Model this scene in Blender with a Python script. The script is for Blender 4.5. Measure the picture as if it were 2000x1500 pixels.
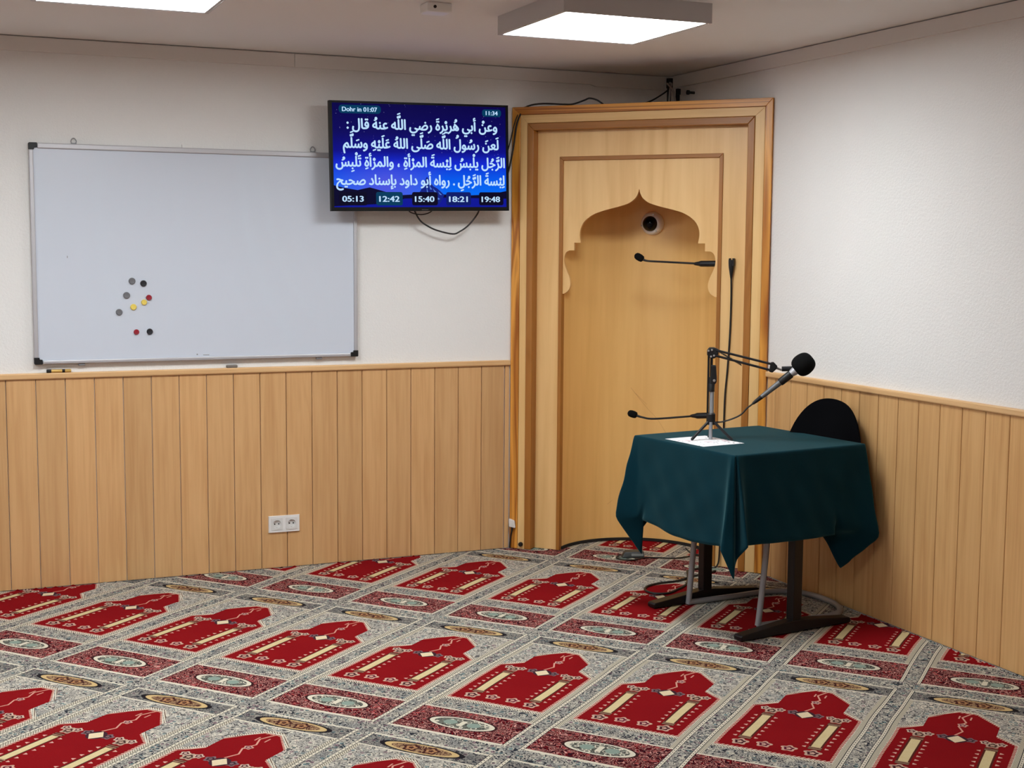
import bpy, bmesh, math, random
import numpy as np
from mathutils import Vector, Matrix
from mathutils.geometry import interpolate_bezier, delaunay_2d_cdt
random.seed(4)
sc = bpy.context.scene
for o in list(bpy.data.objects): bpy.data.objects.remove(o)
PI = math.pi

# ---------------------------------------------------------------- camera, world, exposure
cam = bpy.data.cameras.new('camera'); camo = bpy.data.objects.new('camera', cam); sc.collection.objects.link(camo)
cam.sensor_fit = 'HORIZONTAL'; cam.sensor_width = 36.0; cam.lens = 2684.66*36/2000
cr = (0.91892, -0.39437, 0.00710); cu = (0.03256, 0.09377, 0.99506); cf = (0.39309, 0.91416, -0.09900)
camo.matrix_world = Matrix(((cr[0], cu[0], -cf[0], -3.6282), (cr[1], cu[1], -cf[1], -6.3836), (cr[2], cu[2], -cf[2], 1.5365), (0, 0, 0, 1)))
cam.clip_start = 0.05; cam.clip_end = 60
sc.camera = camo
w = bpy.data.worlds.new('world'); sc.world = w; w.use_nodes = True
w.node_tree.nodes['Background'].inputs[0].default_value = (0.5, 0.5, 0.5, 1)
w.node_tree.nodes['Background'].inputs[1].default_value = 0.1
vs = sc.view_settings
sc.display_settings.display_device = 'sRGB'
vs.view_transform = 'Standard'; vs.look = 'None'; vs.gamma = 1.0; vs.use_curve_mapping = False
vs.exposure = 0.0
LAMP = 30.5            # radiance of the ceiling panels
LAMP_COL = (0.94, 1.0, 1.025)
sc.cycles.max_bounces = 8; sc.cycles.diffuse_bounces = 6

# ---------------------------------------------------------------- helpers
def lin(c):
    c = c/255.0
    return c/12.92 if c <= 0.04045 else ((c+0.055)/1.055)**2.4
def S(r, g, b): return (lin(r), lin(g), lin(b))

WM = {}
class MB:
    """collects shapes in a build frame and links them as one mesh object"""
    def __init__(s, M=None): s.v = []; s.f = []; s.M = M or Matrix()
    def add(s, vs, fs):
        k = len(s.v); s.v += [Vector(p) for p in vs]; s.f += [tuple(i+k for i in f) for f in fs]; return s
    def box(s, a, b):
        x0, y0, z0 = [min(p, q) for p, q in zip(a, b)]; x1, y1, z1 = [max(p, q) for p, q in zip(a, b)]
        return s.add([(x0,y0,z0),(x1,y0,z0),(x1,y1,z0),(x0,y1,z0),(x0,y0,z1),(x1,y0,z1),(x1,y1,z1),(x0,y1,z1)],
                     [(0,3,2,1),(4,5,6,7),(0,1,5,4),(1,2,6,5),(2,3,7,6),(3,0,4,7)])
    def prism(s, poly, d, frm):
        """poly of 2d points pushed through frm(a,b,t) for t = d[0], d[1]"""
        n = len(poly)
        vs = [frm(a, b, d[0]) for a, b in poly]+[frm(a, b, d[1]) for a, b in poly]
        fs = [tuple(range(n))[::-1], tuple(range(n, 2*n))]+[(i, (i+1) % n, n+(i+1) % n, n+i) for i in range(n)]
        return s.add(vs, fs)
    def tube(s, pts, r, seg=10, smooth=0, cap=True):
        pts = [Vector(p) for p in pts]
        rs = list(r) if hasattr(r, '__len__') else [r]*len(pts)
        if smooth:
            P = []; R = []
            n = len(pts)
            for i in range(n-1):
                p0, p1, p2, p3 = pts[max(i-1, 0)], pts[i], pts[i+1], pts[min(i+2, n-1)]
                for k in range(smooth):
                    t = k/smooth
                    P.append(0.5*((2*p1)+(p2-p0)*t+(2*p0-5*p1+4*p2-p3)*t*t+(3*p1-p0-3*p2+p3)*t**3))
                    R.append(rs[i]*(1-t)+rs[i+1]*t)
            P.append(pts[-1]); R.append(rs[-1]); pts, rs = P, R
        n = len(pts); up = None; rings = []
        for i, p in enumerate(pts):
            d = (pts[min(i+1, n-1)]-pts[max(i-1, 0)])
            if d.length < 1e-9: d = Vector((0, 0, 1))
            d.normalize()
            if up is None:
                up = Vector((0, 0, 1)) if abs(d.z) < 0.9 else Vector((1, 0, 0))
            a = (up-d*up.dot(d)); a.normalize(); up = a; b = d.cross(a)
            rings.append([p+(a*math.cos(2*PI*k/seg)+b*math.sin(2*PI*k/seg))*rs[i] for k in range(seg)])
        vs = [q for g in rings for q in g]; fs = []
        for i in range(n-1):
            for k in range(seg):
                fs.append((i*seg+k, i*seg+(k+1) % seg, (i+1)*seg+(k+1) % seg, (i+1)*seg+k))
        if cap: fs += [tuple(range(seg))[::-1], tuple(range((n-1)*seg, n*seg))]
        return s.add(vs, fs)
    def lathe(s, prof, c, axis=(0, 0, 1), seg=24):
        """prof: (radius, height along axis)"""
        ax = Vector(axis).normalized(); c = Vector(c)
        t = Vector((0, 0, 1)) if abs(ax.z) < 0.9 else Vector((1, 0, 0))
        a = (t-ax*t.dot(ax)).normalized(); b = ax.cross(a)
        vs = []; fs = []; n = len(prof)
        for r, h in prof:
            for k in range(seg):
                th = 2*PI*k/seg; vs.append(c+ax*h+(a*math.cos(th)+b*math.sin(th))*r)
        for i in range(n-1):
            for k in range(seg):
                fs.append((i*seg+k, i*seg+(k+1) % seg, (i+1)*seg+(k+1) % seg, (i+1)*seg+k))
        if prof[0][0] > 1e-5: fs.append(tuple(range(seg))[::-1])
        if prof[-1][0] > 1e-5: fs.append(tuple(range((n-1)*seg, n*seg)))
        return s.add(vs, fs)
    def build(s, name, mat, parent=None, smooth=False, bevel=0, label=None, at=None):
        W = [s.M @ p for p in s.v]
        if parent is not None: inv = WM[parent.name].inverted()
        else:
            if at is None:
                mn = [min(p[i] for p in W) for i in range(3)]; mx = [max(p[i] for p in W) for i in range(3)]
                at = ((mn[0]+mx[0])/2, (mn[1]+mx[1])/2, mn[2])
            inv = Matrix.Translation(-Vector(at))
        me = bpy.data.meshes.new(name)
        me.from_pydata([inv @ p for p in W], [], s.f)
        bm = bmesh.new(); bm.from_mesh(me)
        bmesh.ops.remove_doubles(bm, verts=bm.verts, dist=1e-6)
        bmesh.ops.recalc_face_normals(bm, faces=bm.faces)
        bm.to_mesh(me); bm.free(); me.update()
        o = bpy.data.objects.new(name, me); sc.collection.objects.link(o)
        if mat: me.materials.append(mat)
        if parent is not None: o.parent = parent
        else: o.location = at
        if smooth:
            for p in me.polygons: p.use_smooth = True
            me.set_sharp_from_angle(angle=math.radians(40))
        if bevel:
            m = o.modifiers.new('bevel', 'BEVEL'); m.width = bevel; m.segments = 2; m.limit_method = 'ANGLE'; m.angle_limit = 0.6
        if label: o['label'] = label
        WM[o.name] = WM[parent.name] if parent is not None else Matrix.Translation(Vector(at))
        return o

def root(name, label, cat, M, group=None):
    o = bpy.data.objects.new(name, None); sc.collection.objects.link(o)
    o.empty_display_size = 0.05
    o.matrix_world = M; WM[o.name] = M.copy(); o['label'] = label; o['category'] = cat
    if group: o['group'] = group
    return o
def tag(o, label, cat, group=None, kind=None):
    o['label'] = label; o['category'] = cat
    if group: o['group'] = group
    if kind: o['kind'] = kind
    return o
def struct(o): o['kind'] = 'structure'; return o
def T(x, y, z): return Matrix.Translation((x, y, z))
def copy_tree(o, parent=None):
    c = o.copy(); sc.collection.objects.link(c)
    if parent is not None: c.parent = parent
    for ch in list(o.children): copy_tree(ch, c)
    return c

# ---------------------------------------------------------------- materials
def mat(name, col, rough=0.5, metal=0.0, spec=0.5, emit=None, estr=1.0, coat=0.0, sheen=0.0):
    m = bpy.data.materials.new(name); m.use_nodes = True
    b = m.node_tree.nodes['Principled BSDF']
    b.inputs['Base Color'].default_value = (*col, 1); b.inputs['Roughness'].default_value = rough
    b.inputs['Metallic'].default_value = metal; b.inputs['Specular IOR Level'].default_value = spec
    b.inputs['Coat Weight'].default_value = coat; b.inputs['Sheen Weight'].default_value = sheen
    if emit:
        b.inputs['Emission Color'].default_value = (*emit, 1); b.inputs['Emission Strength'].default_value = estr
    return m
class G:
    """small shorthand for node graphs"""
    def __init__(s, m): s.nt = m.node_tree; s.N = s.nt.nodes; s.L = s.nt.links; s.b = s.N.get('Principled BSDF')
    def put(s, sock, v):
        if isinstance(v, bpy.types.NodeSocket): s.L.new(v, sock)
        elif v is not None:
            if hasattr(sock.default_value, '__len__') and not hasattr(v, '__len__'): v = [v]*len(sock.default_value)
            if hasattr(v, '__len__') and len(v) == 3 and len(sock.default_value) == 4: v = (*v, 1)
            sock.default_value = v
    def m(s, op, a, b=None, c=None, clamp=False):
        n = s.N.new('ShaderNodeMath'); n.operation = op; n.use_clamp = clamp
        for i, v in enumerate((a, b, c)):
            if v is not None: s.put(n.inputs[i], v)
        return n.outputs[0]
    def mix(s, f, a, b, mode='MIX'):
        n = s.N.new('ShaderNodeMix'); n.data_type = 'RGBA'; n.blend_type = mode
        s.put(n.inputs[0], f); s.put(n.inputs[6], a); s.put(n.inputs[7], b); return n.outputs[2]
    def xyz(s, v):
        n = s.N.new('ShaderNodeSeparateXYZ'); s.L.new(v, n.inputs[0]); return n.outputs
    def comb(s, x, y, z):
        n = s.N.new('ShaderNodeCombineXYZ')
        for i, v in enumerate((x, y, z)): s.put(n.inputs[i], v)
        return n.outputs[0]
    def obj(s): return s.N.new('ShaderNodeTexCoord').outputs['Object']
    def noise(s, vec, scale, detail=2, rough=0.5, dist=0.0, out=0):
        n = s.N.new('ShaderNodeTexNoise'); s.L.new(vec, n.inputs['Vector'])
        n.inputs['Scale'].default_value = scale; n.inputs['Detail'].default_value = detail
        n.inputs['Roughness'].default_value = rough; n.inputs['Distortion'].default_value = dist
        return n.outputs[out]
    def vor(s, vec, scale, out='Distance', feature='F1'):
        n = s.N.new('ShaderNodeTexVoronoi'); n.feature = feature; s.L.new(vec, n.inputs['Vector']); n.inputs['Scale'].default_value = scale
        return n.outputs[out]
    def white(s, v, dim='1D'):
        n = s.N.new('ShaderNodeTexWhiteNoise'); n.noise_dimensions = dim
        s.L.new(v, n.inputs['W' if dim == '1D' else 'Vector']); return n.outputs[0]
    def ramp(s, f, stops):
        n = s.N.new('ShaderNodeValToRGB'); s.put(n.inputs[0], f); e = n.color_ramp.elements
        while len(e) < len(stops): e.new(0.5)
        for k, (p, c) in enumerate(stops): e[k].position = p; e[k].color = (*c, 1)
        return n.outputs[0]
    def bump(s, h, strength=0.3, dist=0.002):
        n = s.N.new('ShaderNodeBump'); s.L.new(h, n.inputs['Height']); n.inputs['Strength'].default_value = strength
        n.inputs['Distance'].default_value = dist; s.L.new(n.outputs[0], s.b.inputs['Normal'])
    def col(s, c): s.put(s.b.inputs['Base Color'], c)

def wood(name, dark, light, grain='z', pitch=None, pax='x', poff=0.0, rough=0.42, rings=0.35, stripe=40.0, var=0.1, long=1.6):
    m = mat(name, light, rough); g = G(m); P = g.obj(); x, y, z = g.xyz(P)
    sc_ = {'x': (long, stripe, stripe), 'y': (stripe, long, stripe), 'z': (stripe, stripe, long)}[grain]
    if pitch:
        p = x if pax == 'x' else y
        cell = g.m('FLOOR', g.m('DIVIDE', g.m('SUBTRACT', p, poff), pitch))
        rnd = g.white(cell)
        off = g.m('MULTIPLY', rnd, 37.0)
        x2, y2, z2 = g.m('ADD', x, off), g.m('ADD', y, off), g.m('ADD', z, off)
    else: x2, y2, z2, rnd = x, y, z, None
    V = g.comb(g.m('MULTIPLY', x2, sc_[0]), g.m('MULTIPLY', y2, sc_[1]), g.m('MULTIPLY', z2, sc_[2]))
    f1 = g.noise(V, 1.0, 4, 0.6, 0.3)
    k = 0.28
    V2 = g.comb(g.m('MULTIPLY', x2, sc_[0]*k), g.m('MULTIPLY', y2, sc_[1]*k), g.m('MULTIPLY', z2, sc_[2]*0.6))
    f2 = g.noise(V2, 1.0, 2, 0.5, 0.8)
    rg = g.m('PINGPONG', g.m('MULTIPLY', f2, 9.0), 1.0)       # cathedral rings
    f = g.m('ADD', g.m('MULTIPLY', f1, 1.0-rings), g.m('MULTIPLY', rg, rings))
    c = g.ramp(f, [(0.25, dark), (0.55, tuple(0.35*a+0.65*b for a, b in zip(dark, light))), (0.8, light)])
    if rnd is not None:
        c = g.mix(1.0, c, g.ramp(rnd, [(0, (1-var,)*3), (1, (1+var*0.4, 1+var*0.3, 1+var*0.2))]), 'MULTIPLY')
    g.col(c)
    g.bump(f1, 0.08, 0.001)
    return m

M_panel_l = wood('panelling laminate', S(198, 150, 98), S(220, 176, 124), 'z', 0.125, 'x', -3.2997, 0.4, 0.13, 46, 0.09)
M_panel_r = wood('panelling laminate right', S(198, 149, 94), S(222, 178, 122), 'z', 0.125, 'y', -1.6617, 0.4, 0.12, 52, 0.08)
M_rail_x = wood('rail laminate', S(206, 160, 108), S(228, 188, 138), 'x', rings=0.1)
M_rail_y = wood('rail laminate right', S(206, 160, 108), S(228, 188, 138), 'y', rings=0.1)
M_ven = wood('birch veneer', S(218, 170, 106), S(238, 196, 134), 'z', rings=0.18, stripe=16, rough=0.38, long=0.9)
M_apse = wood('apse veneer', S(228, 180, 108), S(242, 198, 126), 'z', rings=0.12, stripe=14, rough=0.36, long=0.8)
M_ven_x = wood('birch veneer across', S(216, 170, 106), S(234, 194, 132), 'x', rings=0.1, stripe=30)
M_strip = wood('birch strip', S(216, 170, 106), S(234, 194, 132), 'z', rings=0.1, stripe=30)
M_pine = wood('oiled pine', S(158, 88, 18), S(224, 156, 64), 'z', rings=0.6, stripe=34, rough=0.35)
M_pine_x = wood('oiled pine across', S(158, 88, 18), S(224, 156, 64), 'x', rings=0.6, stripe=34, rough=0.35)
M_brown = wood('brown moulding', S(146, 90, 26), S(172, 112, 46), 'z', rings=0.2, rough=0.4)
M_brown_x = wood('brown moulding across', S(146, 90, 26), S(172, 112, 46), 'x', rings=0.2, rough=0.4)

def plaster(name, col, strength):
    m = mat(name, col, 0.85, spec=0.2); g = G(m); P = g.obj()
    n1 = g.noise(P, 95, 3, 0.55); n2 = g.noise(P, 240, 2, 0.5)
    g.bump(g.m('ADD', n1, g.m('MULTIPLY', n2, 0.4)), strength, 0.006); return m
M_wall = plaster('roughcast white paint', (0.80, 0.79, 0.77), 0.42)
M_ceil = plaster('ceiling paint', (0.76, 0.74, 0.72), 0.06)
M_cove = mat('painted strip', (0.72, 0.69, 0.66), 0.6)
M_black = mat('black plastic', (0.009, 0.009, 0.010), 0.45, spec=0.35)
M_blackm = mat('black metal', (0.009, 0.008, 0.009), 0.42, 0.1, spec=0.35)
M_foam = mat('black foam', (0.006, 0.006, 0.006), 0.95, spec=0.1)
M_floorstrip = mat('dark floor strip', (0.01, 0.008, 0.007), 0.9)  # near-black, for the thin strip at the apse foot
M_white = mat('white plastic', (0.80, 0.79, 0.77), 0.3)
M_alu = mat('anodised aluminium', (0.52, 0.51, 0.53), 0.5, 0.55)
M_steel = mat('steel', (0.5, 0.49, 0.48), 0.35, 0.9)
M_grey = mat('grey lacquered tube', (0.30, 0.30, 0.32), 0.4, 0.3)
M_greyl = mat('grey plastic', (0.25, 0.25, 0.26), 0.5)
M_cable = mat('black cable', (0.010, 0.009, 0.009), 0.5)
M_cableg = mat('grey cable', (0.28, 0.27, 0.26), 0.5)
M_board = mat('whiteboard enamel', (0.61, 0.655, 0.74), 0.28, spec=0.45)
M_dark = mat('dark brown steel', (0.008, 0.006, 0.007), 0.42, 0.1, spec=0.35)

# ---------------------------------------------------------------- room shell
X0, Y0, ZC = -7.0, -9.2, 2.429
WT = 0.012       # plaster face behind the panelling face
struct(MB().box((X0-0.2, Y0-0.2, -0.15), (0.25, 0.25, -0.012)).build('floor', mat('screed', (0.3, 0.29, 0.27), 0.9)))
struct(MB().box((X0-0.2, Y0-0.2, ZC), (0.25, 0.25, ZC+0.12)).build('ceiling', M_ceil, at=(0, 0, ZC)))
struct(MB().box((X0-0.2, WT, -0.012), (0.2, 0.2, ZC)).build('wall_left', M_wall, at=(0, 0, 0)))
struct(MB().box((WT, Y0-0.2, -0.012), (0.2, WT, ZC)).build('wall_right', M_wall, at=(0, 0, 0)))
struct(MB().box((X0-0.2, Y0-0.2, -0.012), (WT, Y0, ZC)).build('wall_back', M_wall, at=(0, 0, 0)))
struct(MB().box((X0-0.2, Y0, -0.012), (X0, WT, ZC)).build('wall_far', M_wall, at=(0, 0, 0)))

PZ = 0.943
def planks(xs, frm, t=0.010):
    b = MB()
    for a, c in xs:
        g, h = 0.0014, 0.0034
        b.prism([(a+g, t), (a+g, 0.0016), (a+h, 0), (c-h, 0), (c-g, 0.0016), (c-g, t)], (0.002, PZ), frm)
    return b
xs = []; k = -29
while True:
    a = -3.2997+0.125*k; c = min(a+0.125, -0.922)
    if a >= -0.93: break
    xs.append((max(a, X0+0.002), c)); k += 1
xs.append((-0.922, -0.8965))
struct(planks(xs, lambda a, b, t: (a, b, t)).build('trim_1', M_panel_l, at=(0, 0, 0)))
ys = []; k = 61
while k > -7:
    a = -1.6617-0.125*k; ys.append((max(a, Y0+0.002), min(a+0.125, -0.972))); k -= 1
ys = [(a, c) for a, c in ys if c-a > 0.02]
struct(planks(ys, lambda a, b, t: (b, a, t)).build('trim_2', M_panel_r, at=(0, 0, 0)))
def rail(frm, a, c):
    return MB().prism([(0.012, PZ-0.004), (-0.003, PZ-0.002), (-0.010, PZ), (-0.012, PZ+0.004), (-0.012, PZ+0.020), (-0.009, PZ+0.0245), (0.012, PZ+0.0245)], (a, c), frm)
struct(rail(lambda a, b, t: (t, a, b), X0+0.002, -0.8965).build('trim_3', M_rail_x, at=(0, 0, 0)))
struct(rail(lambda a, b, t: (a, t, b), Y0+0.002, -0.972).build('trim_4', M_rail_y, at=(0, 0, 0)))
# painted strips under the ceiling, left wall in two lengths with an open joint
bc = MB(); 
for a, c in ((X0+0.002, -1.9965), (-1.9945, -0.46)):
    bc.box((a, -0.004, 2.364), (c, WT, ZC-0.005))
bc.prism([(-0.46, 2.364), (-0.43, 2.356), (-0.03, 2.356), (-0.03, ZC-0.005), (-0.46, ZC-0.005)], (-0.004, WT), lambda a, b, t: (a, t, b))
struct(bc.build('trim_5', M_cove, at=(0, 0, 0)))
struct(MB().box((-0.004, Y0+0.002, 2.364), (WT, -0.03, ZC-0.005)).build('trim_6', M_cove, at=(0, 0, 0)))

# ---------------------------------------------------------------- carpet (pattern in woven-repeat coordinates, centimetres)
def carpet_material():
    m = mat('prayer carpet', (0.4, 0.05, 0.05), 0.95, spec=0.03); g = G(m)
    P = g.obj(); px, py, pz = g.xyz(P)
    wob = g.noise(P, 1.6, 1); wob2 = g.noise(P, 2.3, 1, out=1)
    wv = g.xyz(wob2)
    X = g.m('ADD', g.m('MULTIPLY', px, 100.0), g.m('MULTIPLY_ADD', wv[0], 2.0, -1.0))
    Y = g.m('ADD', g.m('MULTIPLY', py, 100.0), g.m('MULTIPLY_ADD', wv[1], 2.0, -1.0))
    TT, SS = 48.2, 123.2
    tm = g.m('FLOORED_MODULO', g.m('SUBTRACT', X, 22.6), TT); xc = g.m('SUBTRACT', tm, TT/2)
    v = g.m('FLOORED_MODULO', g.m('ADD', Y, 203.5), SS)
    ax = g.m('ABSOLUTE', xc)
    Q = g.comb(X, Y, 0.0)
    gt = lambda a, b: g.m('GREATER_THAN', a, b)
    lt = lambda a, b: g.m('LESS_THAN', a, b)
    mul = lambda *a: a[0] if len(a) == 1 else g.m('MULTIPLY', a[0], mul(*a[1:]))
    mx = lambda a, b: g.m('MAXIMUM', a, b)
    btw = lambda a, lo, hi: g.m('COMPARE', a, (lo+hi)/2, (hi-lo)/2)
    def ell(cx, cy, rx, ry, x=None):
        dx = g.m('DIVIDE', g.m('SUBTRACT', ax if x is None else x, cx), rx); dy = g.m('DIVIDE', g.m('SUBTRACT', v, cy), ry)
        return g.m('ADD', g.m('MULTIPLY', dx, dx), g.m('MULTIPLY', dy, dy))
    # shared scroll work
    n1 = g.noise(Q, 0.37, 1.2, 0.5, 1.0)
    curl = lt(g.m('ABSOLUTE', g.m('SUBTRACT', g.m('FRACT', g.m('MULTIPLY', n1, 7.0)), 0.5)), 0.19)
    curl2 = btw(g.m('FRACT', g.m('MULTIPLY', n1, 7.0)), -0.05, 0.22)
    n2 = g.noise(Q, 0.16, 1)
    vd = g.vor(Q, 0.46); vc = g.vor(Q, 0.46, 'Color'); vcx = g.xyz(vc)
    blob = lt(vd, 0.34); petal = btw(vd, 0.34, 0.46)
    grey = S(176, 172, 162); drk = S(38, 38, 46); crm = S(222, 214, 194); teal = S(112, 138, 140); mauve = S(150, 116, 124); red = S(143, 22, 26); dred = S(108, 16, 24); pink = S(212, 160, 150)
    base = g.mix(g.m('MULTIPLY_ADD', n2, 2.2, -0.55, clamp=True), S(166, 164, 158), S(204, 194, 178))
    tint = g.mix(gt(vcx[0], 0.55), teal, mauve)
    fl = g.mix(mul(blob, gt(vcx[1], 0.45)), base, tint)
    fl = g.mix(curl, fl, drk)
    fl = g.mix(mul(petal, gt(vcx[2], 0.4)), fl, crm)
    bandc = g.mix(0.16, fl, S(84, 96, 104))                   # running bands: a bit deeper
    light = g.mix(0.14, fl, S(214, 210, 200))                  # spandrels: a bit paler
    rfl = g.mix(curl2, g.mix(curl, dred, S(48, 16, 26)), pink)
    rfl = g.mix(mul(lt(vd, 0.3), gt(vcx[1], 0.35)), rfl, S(170, 78, 78))
    # field, bottom to top of one repeat
    c = light
    db = g.m('SUBTRACT', TT/2, ax)
    # niche
    top_out = g.m('MULTIPLY_ADD', g.m('SUBTRACT', 18.3, ax), 0.85, 79.6)
    top_in = g.m('MINIMUM', g.m('MULTIPLY_ADD', g.m('SUBTRACT', 11.2, ax), 1.15, 95.2), 104.6)
    top = g.m('ADD', mul(gt(ax, 11.2), top_out), mul(g.m('SUBTRACT', 1.0, gt(ax, 11.2)), top_in))
    dn = g.m('SUBTRACT', top, v)                                # below the arch when positive
    side = g.m('SUBTRACT', 18.4, ax)
    low = g.m('SUBTRACT', v, 38.6)
    inn = g.m('MINIMUM', g.m('MINIMUM', dn, side), low)         # inside distance
    tooth = gt(g.m('PINGPONG', g.m('ADD', X, Y), 0.5), 0.22)
    toothv = gt(g.m('PINGPONG', g.m('MULTIPLY', g.m('SUBTRACT', xc, v), 1.0), 0.75), 0.36)
    c = g.mix(mul(btw(v, 28.4, 38.0), lt(ax, 20.3)), c, bandc)
    c = g.mix(btw(inn, -1.9, -1.0), c, S(96, 70, 60))
    c = g.mix(mul(btw(inn, -1.9, 0.15), tooth), c, crm)
    rf = g.mix(g.noise(Q, 0.05, 1), red, S(130, 15, 23))
    c = g.mix(gt(inn, 0.0), c, rf)
    din = btw(inn, 0.6, 1.5)
    c = g.mix(mul(btw(inn, 0.0, 0.9), toothv), c, S(232, 190, 168))
    # pillars with base and capital blocks and little side tufts
    dpx = g.m('ABSOLUTE', g.m('SUBTRACT', ax, 11.1))
    pv = btw(v, 49.6, 71.2)
    c = g.mix(mul(btw(v, 47.0, 73.8), lt(dpx, 2.1)), c, S(84, 42, 36))
    c = g.mix(mul(btw(v, 47.6, 73.2), lt(dpx, 2.0), lt(g.m('PINGPONG', v, 0.6), 0.2), g.m('SUBTRACT', 1.0, pv)), c, S(190, 160, 130))
    c = g.mix(mul(pv, lt(dpx, 1.85)), c, S(88, 40, 34))
    c = g.mix(mul(pv, lt(dpx, 1.45)), c, g.mix(g.noise(Q, 0.4, 2), S(214, 192, 140), S(226, 208, 164)))
    ts = g.m('PINGPONG', v, 1.75)
    c = g.mix(mul(btw(v, 48.5, 71.5), btw(dpx, 2.9, 4.1), lt(g.m('ADD', ts, g.m('MULTIPLY', g.m('SUBTRACT', dpx, 2.9), 0.5)), 0.75)), c, S(224, 178, 160))
    # rosettes
    def rosette(cx, cy, r, ring, core, x=None):
        nonlocal c
        dx = g.m('SUBTRACT', ax if x is None else x, cx); dy = g.m('SUBTRACT', v, cy)
        d = g.m('SQRT', g.m('ADD', g.m('MULTIPLY', dx, dx), g.m('MULTIPLY', dy, dy)))
        an = g.m('ARCTAN2', dy, dx)
        rr = g.m('MULTIPLY_ADD', g.m('SINE', g.m('MULTIPLY', an, 5.0)), 0.16*r, r)
        q = g.m('DIVIDE', d, rr)
        c = g.mix(btw(q, 0.62, 0.95), c, ring); c = g.mix(btw(q, 0.3, 0.62), c, core); c = g.mix(lt(q, 0.3), c, ring)
    rosette(11.4, 44.0, 2.7, S(206, 170, 150), S(70, 30, 40))
    rosette(3.9, 45.0, 2.5, S(212, 170, 150), S(96, 24, 50))
    rosette(11.0, 76.6, 2.5, S(190, 160, 140), S(74, 50, 46))
    rosette(8.6, 78.4, 1.7, S(212, 186, 166), S(84, 40, 50))
    rosette(13.6, 78.4, 1.7, S(212, 186, 166), S(84, 40, 50))
    # mosque lamp on its chain
    rosette(4.0, 78.2, 2.1, S(128, 104, 108), S(62, 44, 50))
    lam = ell(0.0, 77.6, 3.3, 3.5)
    c = g.mix(lt(lam, 1.0), c, S(66, 40, 50))
    lam2 = g.m('ADD', g.m('MULTIPLY', ax, 0.5), g.m('ABSOLUTE', g.m('MULTIPLY', g.m('SUBTRACT', v, 77.4), 0.42)))
    c = g.mix(lt(lam2, 1.45), c, S(232, 212, 176))
    zz = g.m('MULTIPLY_ADD', g.m('PINGPONG', v, 4.5), 0.42, -0.95)
    c = g.mix(mul(btw(v, 81.0, 104.0), lt(g.m('ABSOLUTE', g.m('SUBTRACT', xc, zz)), 0.32)), c, S(220, 160, 140))
    rosette(0.2, 91.5, 1.6, S(214, 168, 150), S(110, 60, 80), xc)
    c = g.mix(mul(btw(v, 97.5, 100.5), btw(ax, 1.6, 2.1)), c, S(220, 160, 140))
    # lower floral panel with its long cartouche
    c = g.mix(mul(btw(v, 5.6, 28.4), lt(ax, 21.6)), c, crm)
    c = g.mix(mul(btw(v, 6.6, 27.5), lt(ax, 20.6)), c, rfl)
    cb = g.m('SQRT', ell(0.0, 17.0, 12.6, 5.4))
    c = g.mix(lt(cb, 1.0), c, S(58, 30, 32)); c = g.mix(lt(cb, 0.92), c, crm)
    c = g.mix(lt(cb, 0.78), c, S(120, 122, 112))
    c = g.mix(mul(lt(cb, 0.78), curl), c, S(60, 58, 56)); c = g.mix(mul(lt(cb, 0.78), petal), c, crm)
    c = g.mix(lt(ell(4.2, 17.0, 2.3, 2.1), 1.0), c, S(140, 158, 146))
    c = g.mix(mul(lt(ax, 0.9), btw(v, 14.6, 19.4)), c, crm)
    # gold cartouche strip above the arch
    c = g.mix(mul(btw(v, 109.6, 110.4), lt(ax, 20.5)), c, crm)
    c = g.mix(mul(btw(v, 110.4, 118.8), lt(ax, 20.8)), c, g.mix(0.45, bandc, S(56, 54, 60)))
    cc = g.m('SQRT', ell(0.0, 114.6, 13.0, 3.5))
    c = g.mix(lt(cc, 1.14), c, S(36, 32, 36)); c = g.mix(lt(cc, 0.99), c, S(208, 178, 126)); c = g.mix(lt(cc, 0.80), c, S(166, 134, 100))
    c = g.mix(mul(lt(cc, 0.80), curl), c, S(84, 50, 44))
    rosette(3.4, 114.6, 2.7, S(74, 40, 36), S(176, 130, 90))
    # cross band between rows
    hb = g.m('MINIMUM', g.m('ABSOLUTE', g.m('SUBTRACT', v, 1.1)), g.m('ABSOLUTE', g.m('SUBTRACT', v, SS+1.1)))
    c = g.mix(lt(hb, 4.9), c, crm); c = g.mix(lt(hb, 4.1), c, bandc)
    # long band between neighbours with dotted cream stripes
    c = g.mix(mul(btw(db, 3.6, 5.4), btw(v, 28.4, 109.6)), c, g.mix(tooth, S(136, 126, 110), S(212, 204, 184)))
    sg = g.mix(mul(lt(g.m('PINGPONG', v, 0.9), 0.26), btw(db, 2.9, 3.3)), crm, drk)
    nb = gt(hb, 4.1)
    c = g.mix(mul(lt(db, 3.85), nb), c, drk)
    c = g.mix(mul(lt(db, 3.6), nb), c, sg)
    c = g.mix(mul(lt(db, 2.5), nb), c, drk)
    c = g.mix(lt(db, 2.3), c, bandc)
    # pile: fine speckle and softness
    sp = g.noise(P, 420, 2, 0.7)
    c = g.mix(1.0, c, g.ramp(sp, [(0.25, (0.72,)*3), (0.75, (1.12,)*3)]), 'MULTIPLY')
    g.col(c)
    g.bump(g.noise(P, 260, 3, 0.7), 0.7, 0.006)
    return m
ca = math.atan2(-math.cos(math.radians(40.2)), math.sin(math.radians(40.2)))
MC = Matrix.Rotation(ca, 4, 'Z')
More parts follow.
